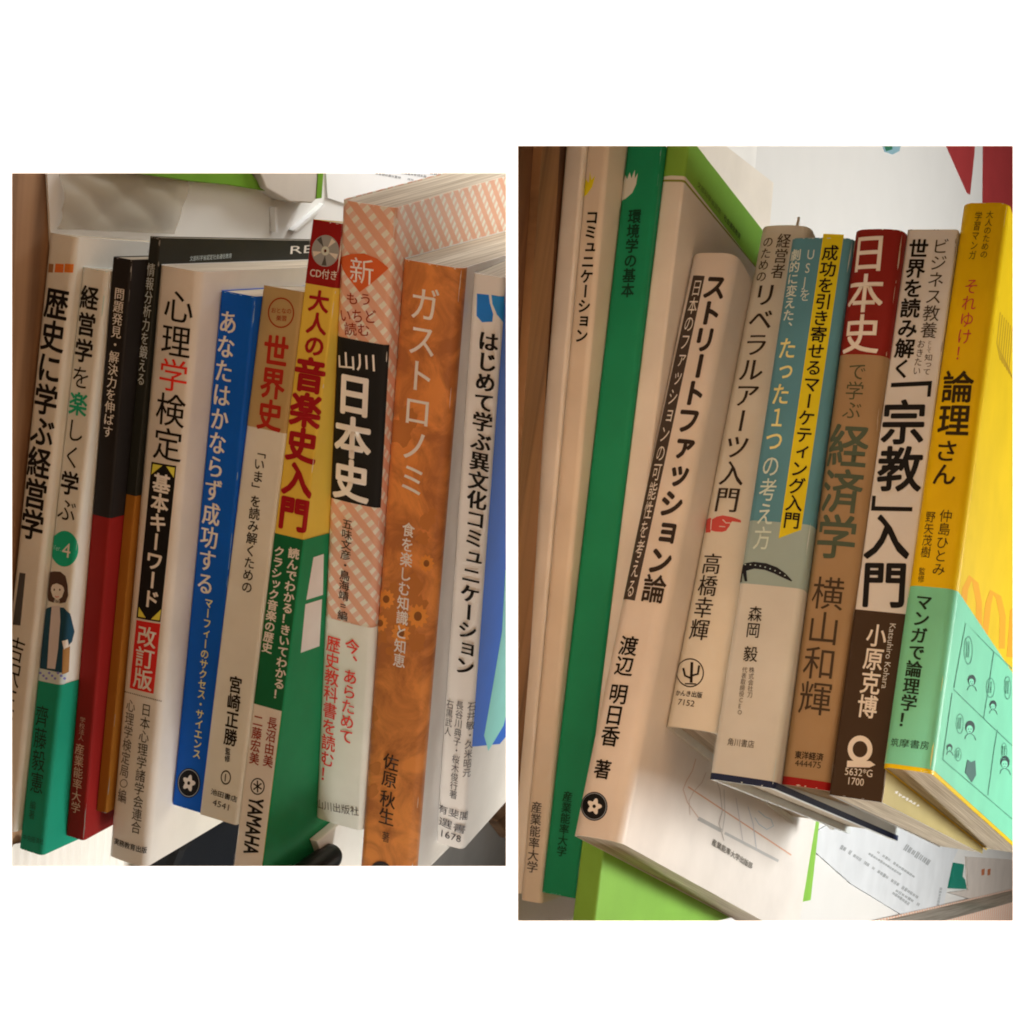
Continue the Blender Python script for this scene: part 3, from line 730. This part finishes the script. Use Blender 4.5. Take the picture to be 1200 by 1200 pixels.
b = book('R8', base=(138, 98, 62), w=0.178, r=0.003, bulge=0.0012, thick=0.0012, inset=0.002, label='brown kraft economics book with a red head carrying white rounded characters')
b.band('red_field', None, (1011, 415.5), (116, 26, 18), 1)
b.text('日本史', (1020, 273), (1006.4, 415), 42, (206, 176, 146), 0.012)
b.text('で学ぶ', (1006, 424), (997, 492), 21, (70, 62, 40), 0.0)
b.text('経済学', (996.4, 496), (975.8, 656), 47, (66, 66, 46), 0.014)
b.text('横山和輝', (972.4, 675), (952.8, 839), 37, (58, 40, 26), -0.004, name='author_lettering')
b.text('東洋経済', (932, 884.3), (965, 887.5), 9, (46, 32, 22), 0.012, 'h', name='publisher_lettering')
b.text('444475', (932, 894), (962, 897), 7.5, (60, 42, 28), 0.0, 'h', name='publisher_lettering')
b.band('red_foot', (945, 913), None, (128, 18, 14), 2)

b = book('R9', base=(184, 158, 136), w=0.186, r=0.0008, label='white religion primer with huge black title and dark brown foot')
b.text('ビジネス教養', (1103.8, 279), (1087.2, 397), 19, (50, 38, 30), -0.002, name='subtitle_lettering')
b.text('として', (1090, 399), (1088.4, 414), 5, (60, 46, 36), 0.0, name='subtitle_lettering')
b.text('知って', (1088.8, 415), (1085.6, 440), 9, (60, 46, 36), 0.0, name='subtitle_lettering')
b.text('おきたい', (1080.4, 398), (1073.6, 440), 9, (60, 46, 36), 0.0, name='subtitle_lettering')
b.text('世界を読み解く', (1078, 280), (1055.6, 444), 22, BLACK, 0.024, name='subtitle_lettering')
b.poly('printed_bracket', [(1044.5, 449), (1092.5, 446.5), (1090.5, 465), (1086.5, 465.3), (1087.6, 452), (1044, 454)], BLACK, 3)
b.poly('printed_bracket', [(1022.5, 581), (1026.5, 581.2), (1025.5, 593.5), (1069.5, 594.5), (1069, 599.5), (1020.8, 598.5)], BLACK, 3)
b.text('宗教', (1061, 468), (1052.5, 577), 50, BLACK, 0.022)
b.text('入門', (1041.4, 601), (1034.6, 713), 52, BLACK, 0.022)
b.band('brown_belt', (1028, 716.5), None, (56, 36, 22), 1, v1=b.t)
b.band('gold_belt', (1028, 716.5), None, (150, 116, 62), 2, v0=b.t + 0.0003)
b.text('小原克博', (1029.2, 731), (1014.8, 842), 22.5, (200, 180, 158), 0.016, name='author_lettering')
b.text('Katsuhiro Kohara', (1046.6, 731), (1036.4, 807), 7, (180, 156, 134), 0.0, 'r', name='author_lettering')
b.ellipse('publisher_badge', (1008, 878), 14.5, 16, (204, 184, 162), 3, inner=0.6)
b.poly('publisher_badge', [(993, 891.5), (1020, 892), (1026, 896.5), (1019, 899.5), (992.5, 899)], (204, 184, 162), 4)
b.text('5632*G', (990.5, 903.5), (1022.5, 906.5), 9, (196, 174, 152), 0.0, 'h', name='publisher_lettering')
b.text('1700', (994.5, 915), (1012.5, 917), 8.5, (196, 174, 152), 0.0, 'h', name='publisher_lettering')
for i in range(7):
    blob(b, 1050 + i * 4.2, 929 + i * 2.5, 1.9, 1.5, (214, 196, 166), 3, 0.6, 11)

b = book('R10', base=(202, 141, 3), w=0.20, r=0.0035, gloss=0.38, label='yellow logic manga book with a mint green paper belt, topmost book of the stack')
b.text('大人のための', (1160.8, 247), (1152.4, 303), 8.5, (60, 40, 10), 0.0, name='subtitle_lettering')
b.text('学習マンガ', (1147.6, 248), (1138.8, 305), 8.5, (60, 40, 10), 0.0, name='subtitle_lettering')
b.text('それゆけ！', (1139.8, 326), (1126, 424), 16.5, (168, 50, 36), 0.0, name='subtitle_lettering')
b.text('論理', (1124, 434), (1115.6, 512), 37, (44, 28, 6), 0.018)
b.text('さん', (1110.8, 515), (1105.2, 569.5), 27, (44, 28, 6), 0.012)
b.text('仲島ひとみ', (1109.6, 597), (1099.2, 675), 14.5, (56, 38, 10), 0.0, name='author_lettering')
b.text('野矢茂樹', (1091, 599), (1083.6, 654), 12, (56, 38, 10), 0.0, name='author_lettering')
b.text('監修', (1080.8, 665), (1078.8, 683), 8, (56, 38, 10), 0.0, name='author_lettering')
u_belt, u_foot = b.uv(1090, 688)[0], b.uv(1060, 897)[0]
b.poly('paper_belt', [(u_foot, -0.02), (u_foot, b.t + b.w - 0.0004), (u_belt, b.t + b.w - 0.0004), (u_belt, -0.02)], (104, 152, 106), 2, px=False)
b.text('マンガで論理学！', (1084, 696), (1060.6, 854), 18.5, (24, 36, 22), 0.012, serif=0.03, lay=5, name='belt_lettering')
b.text('筑摩書房', (1045, 870), (1088, 874), 10, (36, 56, 34), 0.0, 'h', lay=5, name='publisher_lettering')
LN = (74, 112, 80)
for pts in ([(1117, 806), (1131, 730), (1160, 760), (1186, 784)], [(1117, 808), (1152, 842), (1186, 874)], [(1115, 812), (1104, 890), (1145, 925), (1186, 960)],
            [(1152, 842), (1160, 790), (1164, 764)], [(1157, 932), (1164, 880), (1168, 855)]):
    b.stroke('manga_frame_line', pts, 0.8, LN, 5, 'c')
def manga_head(b, x, y, r):
    b.ellipse('manga_hair', (x, y), r, r * 1.35, (34, 44, 36), 5, 'c', seg=20)
    b.ellipse('manga_face', (x - r * 0.15, y + r * 0.45), r * 0.68, r * 0.85, (112, 160, 114), 6, 'c', seg=16)
    for ex in (-0.42, 0.12): b.ellipse('manga_eye', (x + r * ex, y + r * 0.4), r * 0.09, r * 0.14, (34, 44, 36), 7, 'c', seg=7)
    b.stroke('manga_mouth', [(x - r * 0.35, y + r * 0.92), (x - r * 0.12, y + r * 0.98), (x + r * 0.05, y + r * 0.9)], 0.6, (34, 44, 36), 7, 'c')
    b.stroke('manga_shoulder', [(x - r * 1.1, y + r * 2.5), (x - r * 0.8, y + r * 1.7), (x - r * 0.3, y + r * 1.35), (x + r * 0.3, y + r * 1.4), (x + r * 0.9, y + r * 1.9), (x + r * 1.2, y + r * 2.8)], 0.7, (50, 70, 54), 5, 'c')
for x, y, r in ((1138, 797, 4.6), (1136, 852, 5.6), (1112, 876, 3.3), (1177, 893, 5.4), (1163, 826, 4)): manga_head(b, x, y, r)
b.poly('manga_body', [(1130, 905), (1133, 890), (1137, 893), (1142, 891), (1143, 908), (1138, 917)], (60, 78, 62), 5, 'c')
for x, y, rx, ry in ((1134, 762, 5, 17), (1124, 848, 4.5, 12), (1176, 880, 3.5, 10), (1180, 806, 4, 14), (1160, 806, 5, 12), (1122, 884, 4, 8)):
    b.ellipse('manga_balloon', (x, y), rx, ry, LN, 5, 'c', inner=0.9, seg=18)
    for j in range(2):
        b.stroke('manga_word', [(x - 1.5 + j * 2.4, y - ry * .6), (x - 2.2 + j * 2.4, y + ry * .5)], 0.8, LN, 6, 'c')
for pts in ([(1128, 716), (1131, 690), (1137, 677), (1143, 684), (1147, 706), (1147, 736)], [(1154, 744), (1158, 708), (1162, 694), (1170, 700), (1175, 722), (1174, 760)], [(1183, 770), (1187, 716), (1194, 708), (1204, 720)]):
    b.stroke('orange_cover_letter', pts, 7, (206, 118, 4), 1, 'c')
for i in range(7):
    b.stroke('cover_hatching', [(1172 + i * 2.4, 366 + i * 3), (1168 + i * 2.4, 402 + i * 5), (1172 + i * 2.6, 422 + i * 4)], 0.8, (150, 100, 10), 1, 'c')
for k, n, c in (('L3', 26, (110, 92, 78)), ('L4', 16, (104, 88, 74)), ('L6', 40, (96, 110, 130)), ('L8', 30, (176, 160, 130)), ('L2', 20, (140, 140, 120)), ('L9', 24, (176, 156, 134)), ('L10', 34, (190, 150, 116)),
                ('R3', 30, (96, 124, 96)), ('R7', 30, (170, 156, 136)), ('R8', 36, (176, 140, 106)), ('R9', 24, (130, 108, 90)), ('R10', 20, (220, 180, 90))):
    ALL[k].ref = k[0]; wear(ALL[k], n, c, int(k[1:]) * 13)
#--SETTING--

def prism(name, frame, pts, z0, z1, mat, px=True, bevel=0.0):
    """a slab whose top outline is given at level z1 (picture points or metres)"""
    q = [on_level(x, y, frame, z1) if px else Vector((x, y, z1)) for x, y in pts]
    bm = bmesh.new()
    a = [bm.verts.new((p.x, p.y, z0)) for p in q]; c = [bm.verts.new((p.x, p.y, z1)) for p in q]
    bm.faces.new(c); bm.faces.new(a[::-1])
    for i in range(len(q)):
        j = (i + 1) % len(q); bm.faces.new((a[i], a[j], c[j], c[i]))
    return bm_obj(name, bm, mat, mw=frame, bevel=bevel)
FL, FR = FRAME['L'], FRAME['R']
# white wall with two openings; the opening edges are chamfered towards the back
def pxw(x, y, z): return Vector(((x - 600) / F_PX * z, (y - 600) / F_PX * z, z))
wm = bpy.data.materials.new('white_wall_paint'); wm.use_nodes = True
_bs = wm.node_tree.nodes['Principled BSDF']; _bs.inputs['Base Color'].default_value = (0.86, 0.86, 0.86, 1); _bs.inputs['Roughness'].default_value = 0.7
xs, ys = [-5500, 14, 593, 607, 1187, 6700], [-5500, 171, 203, 1015, 1079, 6700]
e = 4.2
xb, yb = [-5500, 14 - e, 593 + e, 607 - e, 1187 + e, 6700], [-5500, 171 - e, 203 - e, 1015 + e, 1079 + e, 6700]
bm = bmesh.new()
VF = {(i, j): bm.verts.new(pxw(xs[i], ys[j], WALL_Z)) for i in range(6) for j in range(6)}
VB = {}
for i in range(6):
    for j in range(6):
        p = pxw(xb[i], yb[j], WALL_Z); p.z += 0.0016; VB[(i, j)] = bm.verts.new(p)
hole = {(1, 2), (3, 1), (3, 2), (3, 3)}
for i in range(5):
    for j in range(5):
        if (i, j) in hole: continue
        bm.faces.new([VF[k] for k in ((i, j), (i + 1, j), (i + 1, j + 1), (i, j + 1))])
        bm.faces.new([VB[k] for k in ((i, j), (i, j + 1), (i + 1, j + 1), (i + 1, j))])
        for (di, dj, a, c) in ((-1, 0, (0, 0), (0, 1)), (1, 0, (1, 0), (1, 1)), (0, -1, (0, 0), (1, 0)), (0, 1, (0, 1), (1, 1))):
            n = (i + di, j + dj)
            if n in hole or not (0 <= n[0] < 5 and 0 <= n[1] < 5):
                k1, k2 = (i + a[0], j + a[1]), (i + c[0], j + c[1])
                bm.faces.new((VF[k1], VF[k2], VB[k2], VB[k1]))
wall = tag(bm_obj('wall', bm, wm, mw=CF), kind='structure')
bk = bpy.data.materials.new('warm_bounce_back'); bk.use_nodes = True
_b = bk.node_tree.nodes['Principled BSDF']; _b.inputs['Base Color'].default_value = (0.34, 0.22, 0.12, 1); _b.inputs['Roughness'].default_value = 0.8
wall.data.materials.append(bk)                     # unseen wall back, coloured brown to bounce warm light onto the spines
for p in wall.data.polygons:
    if p.center.z > WALL_Z + 0.001: p.material_index = 1

# unseen closed box added behind the wall to keep out light from the rear
blockm = paint((120, 100, 80), 'W', 0.7)
bm = bmesh.new(); x0, y0, z0, z1 = -1.2, -1.3, WALL_Z + 0.004, 2.7
cv = [bm.verts.new((x, y, z)) for z in (z0, z1) for x, y in ((x0, y0), (-x0, y0), (-x0, -y0), (x0, -y0))]
for f in ((0, 1, 5, 4), (1, 2, 6, 5), (2, 3, 7, 6), (3, 0, 4, 7), (4, 5, 6, 7)): bm.faces.new([cv[i] for i in f])
tag(bm_obj('rear_light_block', bm, blockm, mw=CF), kind='structure')
# wooden boards
woodL = wood_mat('brown_wood', (95, 5, 20), (0.16, 0.085, 0.045), (0.42, 0.25, 0.14))
woodR = wood_mat('dark_wood', (90, 4, 20), (0.045, 0.022, 0.012), (0.20, 0.10, 0.048))
woodM = wood_mat('tan_wood', (120, 4, 20), (0.14, 0.075, 0.035), (0.34, 0.19, 0.09))
tag(prism('shelf_board_lower', FL, [(-0.10, -0.12), (0.75, -0.12), (0.75, 0.55), (-0.10, 0.55)], -0.014, -0.0004, woodL, px=False), kind='structure')
def slab2(name, frame, top, zt, bot, zb, mat):
    bm = bmesh.new()
    a = [bm.verts.new(p) for p in top]; c = [bm.verts.new(p) for p in bot]
    bm.faces.new(a); bm.faces.new(c[::-1])
    for i in range(len(a)):
        j = (i + 1) % len(a); bm.faces.new((a[i], a[j], c[j], c[i]))
    return bm_obj(name, bm, mat, mw=frame)
p0, p1 = on_level(600.5, 90, FR, -0.0004), on_level(600.5, 1140, FR, -0.0004)
q0, q1 = on_level(600.5, 90, FR, -0.009), on_level(600.5, 1140, FR, -0.009)
far = 1.95
tag(slab2('shelf_board_upper', FR, [p0, p1, Vector((far, p1.y - 0.5, -0.0004)), Vector((far, 0.95, -0.0004)), Vector((p0.x + .04, 0.62, -0.0004))], 0,
          [q0, q1, Vector((far, q1.y - 0.5, -0.009)), Vector((far, 0.95, -0.009)), Vector((q0.x + .04, 0.62, -0.009))], 0, woodR), kind='structure')
lip = prism('raised_strip', FR, [(637, 140), (658, 140), (603, 1080), (603, 640)], -0.0003, 0.0026, woodM)
lip.parent = bpy.data.objects['shelf_board_upper']; lip.matrix_parent_inverse = bpy.data.objects['shelf_board_upper'].matrix_world.inverted()

paper_w = paint((232, 231, 224), 'W', 0.6, 0.012)
paper_b = paint((236, 236, 232), 'W', 0.55, 0.012)
# white sheets that the stacks stand in front of
tag(prism('paper_sheet', FL, [(53, 150), (56, 215), (60, 290), (64, 345), (680, 345), (720, 150)], 0.0, 0.0008, paper_w),
    'large white sheet spread behind the heads of the stack with the black exam ribbon', 'paper')
tag(prism('paper_sheet', FR, [(0.03, -0.11), (1.9, -0.45), (1.9, 0.90), (0.022, 0.60), (0.02, 0.0)], 0.0, 0.0008, paper_w, px=False),
    'large white sheet on the shelf under the stack topped by the yellow book', 'paper')

# ---- small things round the left stack
lime = paint((112, 160, 52), 'W', 0.4); darklime = paint((84, 120, 36), 'W', 0.4)
def dashes(parent, frame, rows, mat, z, name='printed_lines'):
    """rows of print too small to read: (x0,y0,x1,y1,height px,count)"""
    bm = bmesh.new()
    for (x0, y0, x1, y1, hp, n) in rows:
        dx, dy = (x1 - x0) / n, (y1 - y0) / n; l = math.hypot(dx, dy); nx, ny = -dy / l, dx / l
        for i in range(n):
            if random.random() < 0.1: continue
            hh = hp * random.uniform(0.6, 1.0)
            for k in range(2):
                a = i + 0.1 + 0.42 * k; w = random.uniform(0.22, 0.36)
                c = [(x0 + dx * a - nx * hh / 2, y0 + dy * a - ny * hh / 2), (x0 + dx * (a + w) - nx * hh / 2, y0 + dy * (a + w) - ny * hh / 2),
                     (x0 + dx * (a + w) + nx * hh / 2, y0 + dy * (a + w) + ny * hh / 2), (x0 + dx * a + nx * hh / 2, y0 + dy * a + ny * hh / 2)]
                bm.faces.new([bm.verts.new(on_level(px, py, frame, z)) for px, py in c])
    o = bm_obj(name, bm, mat, mw=frame)
    for p in o.data.polygons:
        if p.normal.z < 0: p.flip()
    o.parent = parent; o.matrix_parent_inverse = parent.matrix_world.inverted()
    return o
o = tag(prism('booklet', FL, [(120, 180), (276, 180), (312, 224), (268, 217), (226, 213), (150, 202)], 0.0009, 0.006, lime, bevel=0.0004),
        'lime green booklet corner lying on the white sheet above the crumpled wrapper', 'booklet')
o = tag(prism('booklet', FL, [(292, 170), (377, 170), (372, 232), (366, 238), (340, 237), (312, 221)], 0.0009, 0.009, paint((205, 198, 186), 'W', 0.5), bevel=0.0006),
        'pale grey booklet with a lime fore edge lying beside the lime booklet', 'booklet')
o2 = prism('lime_edge', FL, [(375, 170), (381, 170), (377, 232), (371, 233)], 0.0009, 0.0094, lime); o2.parent = o; o2.matrix_parent_inverse = o.matrix_world.inverted()
o = tag(prism('printed_sheet', FL, [(380, 165), (640, 165), (640, 260), (470, 260), (384, 232)], 0.0009, 0.0016, paper_b), 'white printed sheet with grey lines, behind the orange check book', 'paper')
dashes(o, FL, [(440, 203, 485, 211, 3, 12), (455, 200, 500, 207, 3, 12), (482, 199, 530, 207, 4, 11)], paint((150, 150, 150), 'W'), 0.0017)
for pts, lb in (([(322, 243), (325, 243), (326, 272), (323, 272)], 'narrow white paper strip standing out behind the black cover'),
                ([(380, 239), (382, 241), (347, 271), (344, 270)], 'slanting white paper strip beside the grey booklet')):
    tag(prism('paper_strip', FL, pts, 0.0009, 0.0035, paper_b), lb, 'paper strip')
# crumpled clear wrapper
random.seed(11)
bm = bmesh.new(); NX, NY = 26, 16
cs = [(82, 206), (228, 204), (214, 276), (76, 270)]
g = {}
for i in range(NX + 1):
    for j in range(NY + 1):
        a, c = i / NX, j / NY
        x = (cs[0][0] * (1 - a) + cs[1][0] * a) * (1 - c) + (cs[3][0] * (1 - a) + cs[2][0] * a) * c
        y = (cs[0][1] * (1 - a) + cs[1][1] * a) * (1 - c) + (cs[3][1] * (1 - a) + cs[2][1] * a) * c
        p = on_level(x, y, FL, 0.006)
        z = 0.0014 + 0.0026 * abs(math.sin(a * 4.2 + c * 2.2)) * (1 - abs(2 * c - 1) ** 3) + 0.0012 * abs(math.sin(a * 9 - c * 5))
        p.z = z
        g[i, j] = bm.verts.new(p)
for i in range(NX):
    for j in range(NY): bm.faces.new((g[i, j], g[i + 1, j], g[i + 1, j + 1], g[i, j + 1]))
pm = bpy.data.materials.new('clear_plastic'); pm.use_nodes = True
_n = pm.node_tree; _b = _n.nodes['Principled BSDF']
_b.inputs['Base Color'].default_value = (0.40, 0.36, 0.27, 1); _b.inputs['Roughness'].default_value = 0.55; _b.inputs['Specular IOR Level'].default_value = 0.15; _b.inputs['Alpha'].default_value = 0.5
tag(bm_obj('plastic_wrapper', bm, pm, mw=FL, smooth=True), 'crumpled clear plastic wrapper lying on the white sheet behind the leftmost books', 'wrapper')
# ribbed cream paper under the tails
bm = bmesh.new(); prev = None
a0, a1 = on_level(-60, 1060, FL, 0.001), on_level(210, 900, FL, 0.001)
x = a0.x - 0.01; k = 0
while x < a1.x + 0.06:
    z = 0.0006 + 0.0011 * (0.5 + 0.5 * math.cos(k * math.pi / 3)) - 0.0002
    cur = (bm.verts.new((x, -0.10, z)), bm.verts.new((x, -0.0035, z)))
    if prev: bm.faces.new((prev[0], cur[0], cur[1], prev[1]))
    prev = cur; x += 0.0009; k += 1
tag(bm_obj('ribbed_paper', bm, paint((206, 186, 156), 'L', 0.7), mw=FL, smooth=True), 'cream ribbed packing paper under the tail of the green footed book', 'paper')
# dark pouch beyond the white exam guide
blackm = paint((20, 17, 16), 'L', 0.35)
tag(prism('pouch', FL, [(185, 1060), (214, 990), (252, 948), (300, 945), (330, 1060)], 0.003, 0.020, blackm, bevel=0.004), 'black pouch on the board beyond the tail of the white exam guide', 'pouch')
# grey mat at the right foot of the left stack
tag(prism('mat', FL, [(470, 1080), (520, 960), (660, 900), (700, 1080)], 0.0, 0.004, paint((150, 128, 110), 'L', 0.8), bevel=0.001), 'grey brown mat under the tail of the white communication textbook', 'mat')
tag(prism('wood_block', FL, [(583, 962), (612, 935), (640, 960), (600, 985)], 0.0045, 0.014, woodL, bevel=0.001), 'small brown wooden corner on the grey mat', 'block')
# on the green cover of the music book
zc = ZL['L8'] + DIM['L8'][0] * KL
tag(prism('paper_strip', FL, [(372, 986), (396, 966), (428, 962), (424, 1040), (392, 1040)], zc + 0.0003, zc + 0.004, paint((190, 172, 140), 'L', 0.6), bevel=0.0005), 'cream folded paper strip on the green cover under the check book', 'paper strip')
bm = bmesh.new()
pa, pb = on_level(386, 1004, FL, zc + 0.0056), on_level(318, 1052, FL, zc + 0.0056)
dr = (pb - pa); ln = dr.length; dr.normalize(); sd = dr.cross(Vector((0, 0, 1)))
rings = []
for i, (t_, r_) in enumerate([(-0.0048, 0.0008), (-0.0042, 0.0028), (-0.0028, 0.0042), (-0.001, 0.005), (0.002, 0.0052), (ln * 0.5, 0.0052), (ln, 0.0052)]):
    c = pa + dr * t_
    rings.append([bm.verts.new(c + sd * (r_ * math.cos(a * math.pi / 10)) + Vector((0, 0, r_ * math.sin(a * math.pi / 10)))) for a in range(20)])
for p, q in zip(rings, rings[1:]):
    for i in range(20): bm.faces.new((p[i], p[(i + 1) % 20], q[(i + 1) % 20], q[i]))
bm.faces.new(rings[0]); bm.faces.new(rings[-1][::-1])
tag(bm_obj('marker_pen', bm, blackm, mw=FL, smooth=True), 'black rounded pen end lying on the green cover of the music book', 'pen')

# ---- small things round the right stack
red = paint((172, 62, 62), 'W', 0.5)
tag(prism('red_card', FR, [(1107, 165), (1143, 165), (1142, 180), (1137, 228), (1134, 226)], 0.0009, 0.0015, red), 'pointed red paper corner on the white sheet', 'card')
tag(prism('red_card', FR, [(1153, 150), (1215, 150), (1215, 260), (1152, 260)], 0.0009, 0.0015, red), 'straight red card beyond the head of the yellow book', 'card')
o = tag(prism('sticker', FR, [(1033, 166), (1057, 166), (1054, 177), (1046, 181), (1037, 178)], 0.0009, 0.0012, paint((150, 190, 200), 'W', 0.4)), 'small pale blue and green sticker on the white sheet', 'sticker')
o2 = prism('green_print', FR, [(1035, 168), (1045, 166), (1046, 175), (1039, 177)], 0.0012, 0.0014, paint((60, 130, 100), 'W')); o2.parent = o; o2.matrix_parent_inverse = o.matrix_world.inverted()
o = tag(prism('printed_sheet', FR, [(940, 985), (1030, 930), (1140, 960), (1117, 1008), (1106, 1060), (1060, 1074), (998, 1036), (962, 1004)], 0.0009, 0.0018, paint((226, 230, 230), 'W', 0.5)),
        'white sheet with small grey print lying beside the lime textbook', 'paper')
dashes(o, FR, [(1000, 1002, 1076, 1052, 4.5, 24), (1018, 1000, 1056, 1025, 3.5, 14), (1028, 998, 1072, 1028, 3.5, 14), (1060, 992, 1090, 1012, 9, 7), (1046, 1046, 1066, 1060, 4, 7), (1046, 1041, 1078, 1061, 4, 9), (985, 992, 998, 1000, 6, 4), (1103, 1040, 1099, 1062, 3, 6)], paint((168, 172, 172), 'W'), 0.0019)
tag(prism('card', FR, [(1119, 1011), (1130, 1013), (1128, 1027), (1131, 1031), (1133, 1042), (1113, 1041)], 0.0009, 0.003, paint((40, 138, 116), 'W', 0.4)), 'torn teal card corner beside the printed sheet', 'card')
o = tag(prism('booklet', FR, [(1133, 1004), (1230, 1010), (1230, 1062), (1139, 1054), (1112, 1046), (1135, 1043)], 0.0009, 0.0024, paint((222, 212, 200), 'W', 0.5)), 'pinkish white booklet with two orange marks behind the check book', 'booklet')
for x in (1152, 1159):
    o2 = prism('orange_mark', FR, [(x - 1.5, 1019), (x + 2, 1018), (x + 1.5, 1025), (x - 1.5, 1026)], 0.0024, 0.0026, paint((196, 120, 80), 'W')); o2.parent = o; o2.matrix_parent_inverse = o.matrix_world.inverted()
# second check-covered book, only its head corner in view
hb = 0.026; z0 = 0.0026
A = on_level(1022, 1079, FR, z0); B = on_level(1136, 1053, FR, z0)
ax = (B - A).normalized(); ay = Vector((ax.y, -ax.x, 0)); Lx = (B - A).length * 2.2; Ly = 0.09
root = bpy.data.objects.new('book', None); COL.objects.link(root)
m = Matrix.Identity(4)
for i in range(3): m[i][0] = ax[i]; m[i][1] = -ay[i]; m[i][3] = (A + ay * Ly - ax * 0.02)[i]
root.matrix_world = FR @ m
tag(root, 'orange check covered book seen only by its grey page head, beside the pinkish booklet', 'book', 'books stacked in the right opening')
V, Fs, UV = [], [], []
prof = [(Lx, 0), (0, 0), (0, hb), (Lx, hb), (Lx, hb - .0006), (0.0006, hb - .0006), (0.0006, .0006), (Lx, .0006)]
for y in (0, Ly):
    for x, z in prof: V.append((x, y, z)); UV.append((y, x + z))
n = 8
Fs = [tuple(range(n)), tuple(range(2 * n - 1, n - 1, -1))] + [(i, n + i, n + (i + 1) % n, (i + 1) % n) for i in range(n)]
mesh_obj('cover', V, Fs, plaid, root, uvs=UV)
bm = bmesh.new(); box(bm, (0.0008, 0.001, 0.0008), (Lx - 0.001, Ly - 0.0012, hb - 0.0008)); pbk = bm_obj('page_block', bm, pages_mat((0.62, 0.56, 0.48)), parent=root)
# paper slip sticking out of the cream book
R6m = FRAME['R'] @ Matrix.Translation((DIM['R6'][4] * KR, DIM['R6'][3] * KR, ZR['R6'])) @ Matrix.Rotation(-DIM['R6'][2], 4, 'Z')
bm = bmesh.new(); h6 = DIM['R6'][1] * KR; t6 = DIM['R6'][0] * KR
box(bm, (0.004, h6 - 0.03, t6 * 0.62), (0.0052, h6 + 0.006, t6 * 0.655))
tag(bm_obj('paper_slip', bm, paint((206, 186, 160), 'R', 0.6), mw=R6m), 'thin paper slip sticking up from the head of the cream cactus book', 'paper slip')

bpy.data.objects.remove(_fo, do_unlink=True)
